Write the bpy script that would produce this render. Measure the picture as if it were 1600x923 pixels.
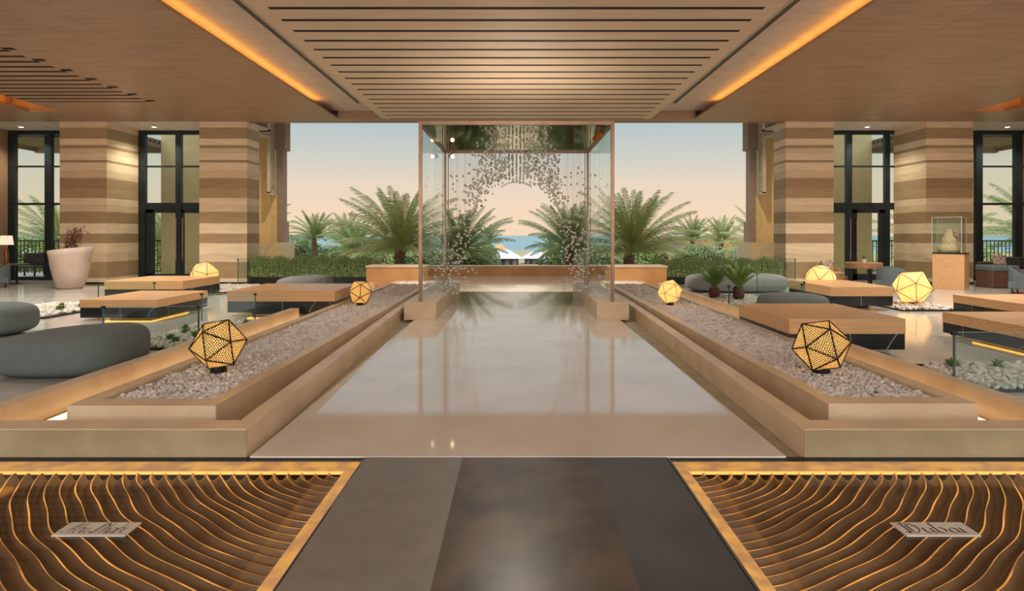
import bpy, bmesh, math, random
import numpy as np
from mathutils import Vector, Matrix, Euler
random.seed(7); rng = np.random.default_rng(7)
sc = bpy.context.scene
for o in list(bpy.data.objects): bpy.data.objects.remove(o)
COL = sc.collection
PI = math.pi

def lin(c):
    r = [(x/255)/12.92 if x/255 <= .04045 else ((x/255+.055)/1.055)**2.4 for x in c]
    return (r[0], r[1], r[2], 1)

# ------------------------------------------------------------------ camera
cam_data = bpy.data.cameras.new('camera'); cam = bpy.data.objects.new('camera', cam_data); COL.objects.link(cam)
cam.location = (0, 0, 1.6); cam.rotation_euler = (PI/2, 0, 0)
cam_data.sensor_width = 36; cam_data.lens = 950/1600*36
cam_data.shift_x = -7/1600; cam_data.shift_y = -94.5/1600
cam_data.clip_start = .05; cam_data.clip_end = 9000
sc.camera = cam
# ------------------------------------------------------------------ sky, view
sc.view_settings.view_transform = 'Standard'; sc.view_settings.look = 'None'
sc.view_settings.gamma = 1; sc.view_settings.use_curve_mapping = False
sc.view_settings.exposure = 0.15
W = bpy.data.worlds.new('dusk_sky'); sc.world = W; W.use_nodes = True
nt = W.node_tree; nt.nodes.clear()
tc = nt.nodes.new('ShaderNodeTexCoord'); sx = nt.nodes.new('ShaderNodeSeparateXYZ'); rp = nt.nodes.new('ShaderNodeValToRGB')
bg = nt.nodes.new('ShaderNodeBackground'); wo = nt.nodes.new('ShaderNodeOutputWorld')
nt.links.new(tc.outputs['Generated'], sx.inputs[0]); nt.links.new(sx.outputs['Z'], rp.inputs[0])
nt.links.new(rp.outputs[0], bg.inputs[0]); nt.links.new(bg.outputs[0], wo.inputs[0])
els = rp.color_ramp.elements
els[0].position = 0.0; els[0].color = lin((244, 213, 184))
els[1].position = 1.0; els[1].color = lin((196, 208, 222))
for p, c in ((.035, (243, 215, 187)), (.08, (231, 213, 192)), (.125, (205, 205, 196)), (.18, (180, 195, 200)), (.3, (176, 193, 206))):
    e = els.new(p); e.color = lin(c)
els[-1].color = (2.3, 2.5, 2.7, 1)
e = els.new(.5); e.color = (1.9, 2.0, 2.1, 1)
bg.inputs[1].default_value = .93
# ------------------------------------------------------------------ large lights
def area(name, loc, rot, size, sy, col, e):
    d = bpy.data.lights.new(name, 'AREA'); d.shape = 'RECTANGLE'; d.size = size; d.size_y = sy; d.color = col; d.energy = e
    o = bpy.data.objects.new(name, d); COL.objects.link(o); o.location = loc; o.rotation_euler = rot; return o
area('rear_fill', (0, -2.9, 3.0), (PI/2, 0, 0), 30, 4.2, (1, .95, .90), 700)   # added fill light behind the camera, no real source there
SPOTS = []
def spot(loc, e, ang=120, col=(1, .90, .78), rot=(0, 0, 0), r=.06):
    d = bpy.data.lights.new('spot_beam', 'SPOT'); d.energy = e; d.spot_size = math.radians(ang); d.spot_blend = .8; d.color = col; d.shadow_soft_size = r
    o = bpy.data.objects.new('spot_beam', d); COL.objects.link(o); o.location = loc; o.rotation_euler = rot; return o
for s in (-1, 1):
    for x in (9.0, 12.2):
        for y, e_ in ((7.5, 170), (11.5, 460), (15.5, 760)):
            spot((s*x, y, 5.26), e_, 130)  # added fill spots without fixtures, brightening the side ceilings and floor
for y, e_ in ((10.45, 350), (14.85, 2300)): spot((0, y, 5.22), e_, 140)

# ================================================================== helpers
MATS = {}
def nodemat(name):
    m = bpy.data.materials.new(name); m.use_nodes = True; n = m.node_tree.nodes
    return m, m.node_tree, n['Principled BSDF'], n['Material Output']
def mat(name, c1, c2=None, rough=.5, scale=4, stretch=(1, 1, 1), metal=0, detail=4, bump=0, bscale=None, lo=.35, hi=.65, spec=.5, ior=1.5, coat=0):
    if name in MATS: return MATS[name]
    m, t, b, out = nodemat(name)
    b.inputs['Roughness'].default_value = rough; b.inputs['Metallic'].default_value = metal
    b.inputs['Specular IOR Level'].default_value = spec; b.inputs['IOR'].default_value = ior
    b.inputs['Coat Weight'].default_value = coat
    g = t.nodes.new('ShaderNodeTexCoord'); mp = t.nodes.new('ShaderNodeMapping'); mp.inputs['Scale'].default_value = stretch
    t.links.new(g.outputs['Object'], mp.inputs[0])
    n = t.nodes.new('ShaderNodeTexNoise'); n.inputs['Scale'].default_value = scale; n.inputs['Detail'].default_value = detail
    t.links.new(mp.outputs[0], n.inputs['Vector'])
    r = t.nodes.new('ShaderNodeValToRGB'); r.color_ramp.elements[0].position = lo; r.color_ramp.elements[1].position = hi
    c2 = c2 or tuple(int(x*.93) for x in c1)
    r.color_ramp.elements[0].color = lin(c1); r.color_ramp.elements[1].color = lin(c2)
    t.links.new(n.outputs['Fac'], r.inputs[0]); t.links.new(r.outputs[0], b.inputs['Base Color'])
    if bump:
        n2 = t.nodes.new('ShaderNodeTexNoise'); n2.inputs['Scale'].default_value = bscale or scale*6; n2.inputs['Detail'].default_value = 5
        t.links.new(mp.outputs[0], n2.inputs['Vector'])
        bp = t.nodes.new('ShaderNodeBump'); bp.inputs['Strength'].default_value = bump; bp.inputs['Distance'].default_value = .01
        t.links.new(n2.outputs['Fac'], bp.inputs['Height']); t.links.new(bp.outputs[0], b.inputs['Normal'])
    MATS[name] = m; return m
def emit(name, col, s):
    if name in MATS: return MATS[name]
    m, t, b, out = nodemat(name)
    e = t.nodes.new('ShaderNodeEmission'); e.inputs[0].default_value = (*col, 1); e.inputs[1].default_value = s
    t.nodes.remove(b); t.links.new(e.outputs[0], out.inputs[0]); MATS[name] = m; return m
def thin_glass(name, tint=(.9, .97, .95), refl=1.0, ior=1.45):
    if name in MATS: return MATS[name]
    m, t, b, out = nodemat(name); t.nodes.remove(b)
    tr = t.nodes.new('ShaderNodeBsdfTransparent'); tr.inputs[0].default_value = (*tint, 1)
    gl = t.nodes.new('ShaderNodeBsdfGlossy'); gl.inputs['Roughness'].default_value = .0; gl.inputs[0].default_value = (refl, refl, refl, 1)
    fr = t.nodes.new('ShaderNodeFresnel'); fr.inputs[0].default_value = ior
    mx = t.nodes.new('ShaderNodeMixShader')
    ge = t.nodes.new('ShaderNodeNewGeometry'); iv = t.nodes.new('ShaderNodeMath'); iv.operation = 'SUBTRACT'; iv.inputs[0].default_value = 1; t.links.new(ge.outputs['Backfacing'], iv.inputs[1])
    mu = t.nodes.new('ShaderNodeMath'); mu.operation = 'MULTIPLY'; t.links.new(fr.outputs[0], mu.inputs[0]); t.links.new(iv.outputs[0], mu.inputs[1])
    t.links.new(mu.outputs[0], mx.inputs[0]); t.links.new(tr.outputs[0], mx.inputs[1]); t.links.new(gl.outputs[0], mx.inputs[2])
    t.links.new(mx.outputs[0], out.inputs[0]); MATS[name] = m; return m

class MB:
    def __init__(s): s.v = []; s.f = []; s.sm = False
    def add(s, vs, fs):
        n = len(s.v); s.v += [tuple(v) for v in vs]; s.f += [tuple(i+n for i in f) for f in fs]; return s
    def box(s, x0, x1, y0, y1, z0, z1, M=None):
        vs = [(x0,y0,z0),(x1,y0,z0),(x1,y1,z0),(x0,y1,z0),(x0,y0,z1),(x1,y0,z1),(x1,y1,z1),(x0,y1,z1)]
        if M is not None: vs = [M @ Vector(v) for v in vs]
        return s.add(vs, [(0,3,2,1),(4,5,6,7),(0,1,5,4),(1,2,6,5),(2,3,7,6),(3,0,4,7)])
    def prism(s, pts, z0, z1):            # pts CCW in xy
        n = len(pts); vs = [(*p, z0) for p in pts]+[(*p, z1) for p in pts]
        return s.add(vs, [tuple(range(n-1,-1,-1)), tuple(range(n, 2*n))]+[(i,(i+1)%n,(i+1)%n+n,i+n) for i in range(n)])
    def tube(s, pts, r, n=8, caps=True):
        pts = [Vector(p) for p in pts]; rs = r if isinstance(r, (list, tuple)) else [r]*len(pts); rings = []
        base = len(s.v); up0 = None
        for i, p in enumerate(pts):
            d = (pts[min(i+1,len(pts)-1)]-pts[max(i-1,0)]).normalized()
            a = Vector((0,0,1)) if abs(d.z) < .9 else Vector((1,0,0))
            u = d.cross(a).normalized(); w = d.cross(u)
            for k in range(n):
                t = 2*PI*k/n; s.v.append(tuple(p+rs[i]*(math.cos(t)*u+math.sin(t)*w)))
        for i in range(len(pts)-1):
            for k in range(n):
                s.f.append((base+i*n+k, base+i*n+(k+1)%n, base+(i+1)*n+(k+1)%n, base+(i+1)*n+k))
        if caps:
            s.f.append(tuple(base+k for k in range(n-1,-1,-1))); s.f.append(tuple(base+(len(pts)-1)*n+k for k in range(n)))
        return s
    def lathe(s, prof, n=32, c=(0,0,0), sx=1, sy=1):
        base = len(s.v)
        for r, z in prof:
            for k in range(n):
                t = 2*PI*k/n; s.v.append((c[0]+sx*r*math.cos(t), c[1]+sy*r*math.sin(t), c[2]+z))
        for i in range(len(prof)-1):
            for k in range(n): s.f.append((base+i*n+k, base+i*n+(k+1)%n, base+(i+1)*n+(k+1)%n, base+(i+1)*n+k))
        s.f.append(tuple(base+k for k in range(n-1,-1,-1))); s.f.append(tuple(base+(len(prof)-1)*n+k for k in range(n)))
        return s
    def build(s, name, m, parent=None, smooth=False, bevel=0, loc=None):
        me = bpy.data.meshes.new(name); me.from_pydata(s.v, [], s.f); me.materials.append(m)
        if bevel:
            bm = bmesh.new(); bm.from_mesh(me)
            bmesh.ops.remove_doubles(bm, verts=bm.verts, dist=1e-5)
            ed = [e for e in bm.edges if len(e.link_faces) == 2 and e.calc_face_angle(0) > .5]
            bmesh.ops.bevel(bm, geom=ed, offset=bevel, segments=3 if bevel > .03 else 1, profile=.5, affect='EDGES')
            bm.to_mesh(me); bm.free()
        if smooth: me.polygons.foreach_set('use_smooth', [True]*len(me.polygons))
        me.update(); o = bpy.data.objects.new(name, me); COL.objects.link(o)
        if parent: o.parent = parent
        if loc: o.location = loc
        return o
def tag(o, label=None, cat=None, group=None, kind=None):
    if label: o['label'] = label
    if cat: o['category'] = cat
    if group: o['group'] = group
    if kind: o['kind'] = kind
    return o
def empty(name, loc=(0,0,0), rz=0, label=None, cat=None, group=None, kind=None):
    o = bpy.data.objects.new(name, None); COL.objects.link(o); o.location = loc; o.rotation_euler = (0,0,rz); o.empty_display_size = .1
    return tag(o, label, cat, group, kind)
def struct(o): o['kind'] = 'structure'; return o
def B(x0,x1,y0,y1,z0,z1): return MB().box(x0,x1,y0,y1,z0,z1)

# ================================================================== materials
M_floor = mat('polished_cream_stone', (218,206,190), (208,195,178), rough=.055, scale=1.3, ior=1.75)
M_floor2 = mat('polished_lounge_stone', (202,198,192), (188,184,177), rough=.1, scale=.9, ior=1.5)
M_stone = mat('honey_limestone', (216,192,158), (198,172,138), rough=.35, scale=2.2, detail=8, bump=.05)
M_stone_g = mat('greyish_limestone', (164,150,118), (146,132,100), rough=.4, scale=3, detail=8, bump=.08)  # olive-grey also holds the shade of the curb fronts
M_wood = mat('oak_veneer', (166,134,106), (144,114,90), rough=.4, scale=5, stretch=(.25,3,9))
M_slat = mat('pale_oak_slat', (216,192,168), (202,178,152), rough=.4, scale=4, stretch=(.2,5,5))
M_table = mat('oak_block', (214,170,120), (198,152,104), rough=.35, scale=4, stretch=(.3,3,14))
M_gyp = mat('painted_soffit', (196,184,172), rough=.8)
M_white = mat('white_plaster', (214,206,194), rough=.8)
M_dark = mat('dark_gap', (30,20,14), rough=.9)
M_black = mat('black_metal', (18,16,16), rough=.4, metal=.3)
M_frame = mat('anodised_dark_frame', (46,58,62), (38,48,52), rough=.35, metal=.4)
M_bronze = mat('bronze_tube', (150,122,100), (136,108,86), rough=.28, metal=.6)
M_copper = mat('copper_spot', (190,110,66), rough=.3, metal=.8)
M_pouf = mat('grey_green_felt', (102,112,110), (97,107,105), rough=.9, scale=20, bump=.06, bscale=220)
M_poufl = mat('light_grey_felt', (140,146,146), (128,134,134), rough=.9, scale=20, bump=.15, bscale=220)
M_glass = thin_glass('clear_glass')
M_glass_w = thin_glass('tinted_window_glass', (.88, .94, .92))
M_edge = mat('green_glass_edge', (52,92,86), rough=.15)
M_cream = mat('cream_render', (232,208,160), (226,200,150), rough=.85)
M_lat = mat('grey_lattice_stone', (200,190,180), rough=.8)
M_brown = mat('taupe_render', (160,142,128), rough=.8)
M_led = emit('warm_led', (1, .42, .08), 12)
M_mirror = mat('polished_steel', (190,186,180), rough=.04, metal=1)

def marble():
    m, t, b, out = nodemat('black_veined_marble'); b.inputs['Roughness'].default_value = .18
    g = t.nodes.new('ShaderNodeTexCoord'); v = t.nodes.new('ShaderNodeTexVoronoi'); v.feature = 'DISTANCE_TO_EDGE'; v.inputs['Scale'].default_value = 1.2
    mp = t.nodes.new('ShaderNodeMapping'); mp.inputs['Rotation'].default_value = (.3,.9,.6)
    n = t.nodes.new('ShaderNodeTexNoise'); n.inputs['Scale'].default_value = 2
    mx = t.nodes.new('ShaderNodeMix'); mx.data_type = 'VECTOR'; mx.inputs[0].default_value = .12
    t.links.new(g.outputs['Object'], mp.inputs[0]); t.links.new(mp.outputs[0], n.inputs['Vector']); t.links.new(mp.outputs[0], mx.inputs[4]); t.links.new(n.outputs['Color'], mx.inputs[5]); t.links.new(mx.outputs[1], v.inputs['Vector'])
    r = t.nodes.new('ShaderNodeValToRGB'); r.color_ramp.elements[0].color = lin((150,155,150)); r.color_ramp.elements[0].position = 0
    r.color_ramp.elements[1].color = lin((30,36,38)); r.color_ramp.elements[1].position = .008
    t.links.new(v.outputs['Distance'], r.inputs[0]); t.links.new(r.outputs[0], b.inputs['Base Color']); return m
M_marble = marble()

def banded():
    m, t, b, out = nodemat('banded_travertine'); b.inputs['Roughness'].default_value = .45
    g = t.nodes.new('ShaderNodeNewGeometry'); s = t.nodes.new('ShaderNodeSeparateXYZ'); mt = t.nodes.new('ShaderNodeMath'); mt.operation = 'DIVIDE'; mt.inputs[1].default_value = 5.4
    t.links.new(g.outputs['Position'], s.inputs[0]); t.links.new(s.outputs['Z'], mt.inputs[0])
    r = t.nodes.new('ShaderNodeValToRGB'); r.color_ramp.interpolation = 'CONSTANT'
    L1, L2, D1, D2 = (238,218,184), (224,202,166), (172,146,110), (184,158,120)
    seq = [(0,L1),(.18,D1),(.70,L2),(.98,L1),(1.31,D1),(1.63,L1),(1.97,D1),(2.35,L2),(2.58,L1),(2.80,D2),(3.12,D1),(3.45,L2),(3.7,L1),(3.96,D1),(4.05,L1),(4.26,L2),(4.42,D1),(4.52,L1),(4.74,D1),(5.09,L2)]
    el = r.color_ramp.elements; el[0].position = 0; el[0].color = lin(L1); el[1].position = .18/5.4; el[1].color = lin(D1)
    for z, c in seq[2:]:
        e = el.new(z/5.4); e.color = lin(c)
    t.links.new(mt.outputs[0], r.inputs[0])
    mp = t.nodes.new('ShaderNodeMapping'); mp.inputs['Scale'].default_value = (.6,.6,5); t.links.new(g.outputs['Position'], mp.inputs[0])
    n = t.nodes.new('ShaderNodeTexNoise'); n.inputs['Scale'].default_value = 2.5; n.inputs['Detail'].default_value = 8; t.links.new(mp.outputs[0], n.inputs['Vector'])
    r2 = t.nodes.new('ShaderNodeValToRGB'); r2.color_ramp.elements[0].color = (.62,.6,.58,1); r2.color_ramp.elements[0].position = .3; r2.color_ramp.elements[1].color = (1,1,1,1); r2.color_ramp.elements[1].position = .6
    t.links.new(n.outputs['Fac'], r2.inputs[0])
    mx = t.nodes.new('ShaderNodeMix'); mx.data_type = 'RGBA'; mx.blend_type = 'MULTIPLY'; mx.inputs[0].default_value = .4
    t.links.new(r.outputs[0], mx.inputs[6]); t.links.new(r2.outputs[0], mx.inputs[7]); t.links.new(mx.outputs[2], b.inputs['Base Color']); return m
M_band = banded()

def pebble_mat(name, cols):
    m, t, b, out = nodemat(name); b.inputs['Roughness'].default_value = .6
    g = t.nodes.new('ShaderNodeNewGeometry'); v = t.nodes.new('ShaderNodeTexVoronoi'); v.inputs['Scale'].default_value = 17
    t.links.new(g.outputs['Position'], v.inputs['Vector']); s = t.nodes.new('ShaderNodeSeparateColor'); t.links.new(v.outputs['Color'], s.inputs[0])
    r = t.nodes.new('ShaderNodeValToRGB'); el = r.color_ramp.elements
    el[0].color = lin(cols[0]); el[1].color = lin(cols[-1])
    for i, c in enumerate(cols[1:-1]): e = el.new((i+1)/(len(cols)-1)); e.color = lin(c)
    t.links.new(s.outputs[0], r.inputs[0]); t.links.new(r.outputs[0], b.inputs['Base Color']); return m
M_peb = pebble_mat('river_pebble', [(168,160,152), (204,196,188), (222,214,206), (184,172,164), (230,222,214)])
M_pebw = pebble_mat('white_bed_pebble', [(190,184,174), (216,210,200), (170,164,154), (222,216,206)])
M_leaf = mat('palm_leaf', (132,146,84), (166,172,112), rough=.55, scale=1.5)
M_leafd = mat('dark_palm_leaf', (98,122,68), (136,150,88), rough=.55, scale=1.5)
M_bush = mat('bush_leaf', (112,142,70), (168,176,92), rough=.6, scale=.8)
M_grass = mat('planter_grass', (52,86,42), (140,156,92), rough=.6, scale=16)
M_agave = mat('cycad_leaf', (88,122,58), (122,148,74), rough=.5, scale=5)
M_trunk = mat('palm_trunk', (112,92,70), (84,66,48), rough=.9, scale=8, bump=.5)
M_soil = mat('soil', (70,56,44), rough=.95)

# ================================================================== floors
F = lambda m, nm='floor', mt=M_floor: struct(m.build(nm, mt))
F(B(-1.93, 1.95, 4.40, 24.1, -.12, 0).box(-4.0, -1.93, 21.2, 24.1, -.12, 0).box(1.95, 4.0, 21.2, 24.1, -.12, 0))
# lounge floors
for s in (-1, 1):
    x0, x1 = sorted((s*4.36, s*18.3)); F(B(x0, x1, 4.40, 22.0, -.12, 0), mt=M_floor2)
    x0, x1 = sorted((s*1.93, s*4.36)); F(B(x0, x1, 4.40, 21.2, -.16, -.04), mt=M_stone_g)   # trench beds
    x0, x1 = sorted((s*4.0, s*18.3)); F(B(x0, x1, 21.2 if False else 22.0, 24.1, -.12, 0), mt=M_floor2)
# foreground strips
M_f1 = mat('grey_honed_stone', (122,116,108), (112,106,98), rough=.35, scale=6, detail=8, bump=.06, bscale=90)
M_f2 = mat('dark_cloudy_stone', (84,72,60), (46,40,34), rough=.3, scale=2.6, detail=6, lo=.4, hi=.62)
M_f3 = mat('slate_blue_stone', (72,74,76), (54,57,60), rough=.3, scale=2.0, detail=6)
F(B(-1.10, -.39, -3, 4.39, -.12, -.005), mt=M_f1); F(B(-.39, .56, -3, 4.39, -.12, -.005), mt=M_f2); F(B(.56, 1.08, -3, 4.39, -.12, -.005), mt=M_f3)
struct(B(-4.6, 4.6, 4.385, 4.42, -.14, -.012).build('trim_1', M_black))
for s in (-1, 1):
    x0, x1 = sorted((s*4.6, s*18.3)); F(B(x0, x1, -3, 4.40, -.12, -.005), mt=M_f1)
    x0, x1 = sorted((s*1.09, s*4.6)); F(B(x0, x1, -3, 1.6, -.12, -.005), mt=M_f1)

# ================================================================== ceiling
C = 5.3; Y0 = -3
CE = lambda m, mt=M_wood: struct(m.build('ceiling', mt))
CE(B(-18.4, 18.4, Y0, 21.8, 6.1, 6.3), M_gyp)                                  # slab
# slatted raft
SP, Y1 = .555, 9.93
ys = [Y1+SP*(k-13) for k in range(0, 31)]
rm = MB(); rm.box(-4.3, -4.05, Y0, 19.35, C, C+.06); rm.box(4.05, 4.3, Y0, 19.35, C, C+.06)
prev = Y0
for y in ys+[19.45]:
    y = min(y, 19.35)
    if y > prev+.12: rm.box(-4.05, 4.05, prev, y-.065, C, C+.006); prev = y+.065
for x in (-4.3, 4.26): rm.box(x, x+.04, Y0, 19.35, C+.06, 5.56)
CE(rm, M_slat)
CE(B(-4.26, 4.26, Y0, 19.35, C+.008, C+.05), M_dark)
for s in (-1, 1):
    a = lambda x0, x1, y0, y1, z0, z1, mt=M_wood: CE(B(*sorted((s*x0, s*x1)), y0, y1, z0, z1), mt)
    a(4.3, 6.5, Y0, 19.35, 5.55, 5.62, M_gyp)                                  # raised soffit
    a(6.5, 6.56, Y0, 19.35, 5.36, 5.62, M_gyp)
    a(5.7, 7.6, Y0, 19.98, C, C+.06)
    a(7.61, 10.2, Y0, 19.86, C, C+.06)
    if s > 0: a(10.21, 13.6, Y0, 19.86, C, C+.06)
    else:
        sm = MB(); prev = Y0
        y = 16.9-.39*50
        while y < 16.95:
            if y > prev: sm.box(-13.6, -10.2, prev, y-.07, C, C+.006); prev = y+.07
            y += .39
        CE(sm); CE(B(-13.6, -10.2, 16.93, 19.86, C, C+.06)); CE(B(-13.6, -10.2, Y0, 16.93, C+.008, C+.05), M_dark)
        nm = MB()
        for k in range(12): nm.box(-10.2-.0, -9.98, 16.75-.78*k-.06, 16.75-.78*k+.06, C-.012, C+.02)
        CE(nm, M_dark)
    a(14.7, 18.3, Y0, 19.86, C, C+.12)
    a(13.6, 14.7, 18.3, 19.86, C, C+.12)
    a(13.5, 15.3, Y0, 18.5, 5.75, 5.8, M_gyp); a(13.5, 13.56, Y0, 18.4, 5.36, 5.8); a(13.5, 15.3, 18.4, 18.45, C+.1, 5.8); a(15.25, 15.3, Y0, 18.4, 5.42, 5.8)
    a(8.8, 18.3, 19.86, 21.75, C, C+.06, M_white)
    # cove light strips lying on the panel lips
    st = B(*sorted((s*5.80, s*5.86)), Y0, 17.8, C+.061, C+.08).build('cove_light_strip', M_led)
    tag(st, 'orange light strip hidden in the %s cove beside the slatted ceiling' % ('left' if s < 0 else 'right'), 'light strip')
    st = B(*sorted((s*14.85, s*14.97)), Y0, 17.9, C+.121, C+.14).build('cove_light_strip', emit('outer_led', (1,.42,.07), 30))
    tag(st, 'orange light strip in the outer ceiling trough at the far %s' % ('left' if s < 0 else 'right'), 'light strip')
    # linear diffusers
    d = empty('air_diffuser', (s*4.72, 0, 5.55), 0, 'long thin slotted air diffuser in the ceiling %s of the slats' % ('left' if s < 0 else 'right'), 'air diffuser')
    B(-.07, .07, Y0, 18.2, -.006, 0).build('frame', M_white, d)
    mm = MB()
    for k in (-.042, -.014, .014, .042): mm.box(k-.008, k+.008, Y0, 18.18, -.012, -.006)
    mm.build('slot', M_black, d)
CE(B(-5.7, 5.7, 19.35, 19.98, C, C+.3)); 
CE(B(-8.8, 8.8, 19.99, 20.1, C, 6.1), M_wood)
for y, q in ((10.485, 'near'), (14.92, 'far')):
    o = empty('downlight', (0, y, C+.03), 0, 'small glowing amber downlight, the %s one of two between the ceiling slats' % q, 'downlight')
    B(-.14, .14, -.05, .05, 0, .05).build('housing', M_black, o); B(-.11, .11, -.046, .046, -.012, 0).build('lens', emit('amber_lens', (1, .55, .08), 3.5), o)
for x, q in ((-16.95, 'the far left window'), (-12.4, 'the left glass door'), (12.0, 'the right glass door'), (16.8, 'the far right window')):
    o = empty('downlight', (x, 20.8, C), 0, 'round white recessed downlight above %s' % q, 'downlight')
    MB().lathe([(.10, -.012), (.10, 0)], 20).build('ring', M_white, o); MB().lathe([(.07, -.016), (.07, -.012)], 16).build('lens', emit('white_lens', (1, .9, .75), 4), o)
    spot((x, 20.8, C-.05), 220, 130, (1,.88,.7))

# ================================================================== walls, pillars
for s in (-1, 1):
    side = 'left' if s < 0 else 'right'
    struct(B(*sorted((s*18.0, s*18.3)), Y0, 21.75, 0, 6.1).build('wall_'+side, M_band if False else M_wood))
    struct(B(*sorted((s*8.8, s*18.3)), 21.55, 21.75, C, 6.1).build('wall_'+side+'_header', M_white))
    for x0, x1, q in ((8.80, 10.36, 'beside the open view to the sea'), (13.38, 14.92, 'between the door and the outer window')):
        p = empty('stone_pillar', (s*(x0+x1)/2, 20.6, 0), 0, 'square pillar of banded travertine %s, %s side' % (q, side), 'pillar')
        w = (x1-x0)/2
        yb = .2 if x0 < 9 else .98
        B(-w, w, -.74, yb, .06, C).build('shaft', M_band, p)
        B(-w-.02, w+.02, -.76, yb, 0, .06).build('skirting', M_black, p)

# ---- windows in the recess (plane y = 21.6)
YW = 21.6
def mull(m, x0, x1, z0, z1, d=.09): m.box(min(x0,x1), max(x0,x1), YW-d, YW+.05, z0, z1)
def window_bay(idx, s, xs, xe, posts, door):
    w = empty('window_%d' % idx, (0,0,0), kind='structure')
    m = MB()
    for a, b in posts: mull(m, s*a, s*b, 0, 5.22)
    for z0, z1 in ((4.0, 4.06), (2.66, 2.74) if not door else (2.50, 2.74), (5.16, 5.3)):
        mull(m, s*xs, s*xe, z0, z1, .07)
    if not door: mull(m, s*xs, s*xe, 0, .12, .07)
    m.build('window_frame', M_frame, w)
    zb = .12 if not door else 2.74
    B(*sorted((s*xs, s*xe)), YW-.01, YW+.01, zb, 5.16).build('pane', M_glass_w, w)
    return w
window_bay(1, -1, 14.95, 18.0, ((17.75, 18.0), (16.46, 16.70), (14.93, 15.05)), False)
window_bay(2, -1, 10.36, 13.38, ((13.14, 13.38), (11.87, 12.07), (10.36, 10.6)), True)
window_bay(3, 1, 10.36, 13.38, ((13.05, 13.22), (11.68, 11.88), (10.36, 10.6)), True)
window_bay(4, 1, 14.95, 18.0, ((17.65, 17.9), (16.27, 16.50), (14.93, 15.05)), False)
for k, s in ((1, -1), (2, 1)):
    d = empty('door_%d' % k, (0,0,0), kind='structure')
    for a, b in ((10.62, 11.93), (11.95, 13.12)):
        m = MB(); st = .26 if b > 12.5 else .12
        mull(m, s*b, s*(b-st), 0, 2.5, .06); mull(m, s*a, s*(a+.12), 0, 2.5, .06); mull(m, s*a, s*b, 2.38, 2.5, .06); mull(m, s*a, s*b, 0, .22, .06)
        lf = m.build('door_leaf', M_frame, d)
        B(*sorted((s*a, s*b)), YW-.01, YW+.01, .2, 2.4).build('pane', M_glass_w, lf)
        hx = s*(11.80 if b < 12 else 12.03)
        MB().tube([(hx, YW-.12, .7), (hx, YW-.12, 2.2)], .018).box(hx-.012, hx+.012, YW-.12, YW-.05, .9, .93).box(hx-.012, hx+.012, YW-.12, YW-.05, 2.0, 2.03).build('door_handle', M_bronze, lf)

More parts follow.
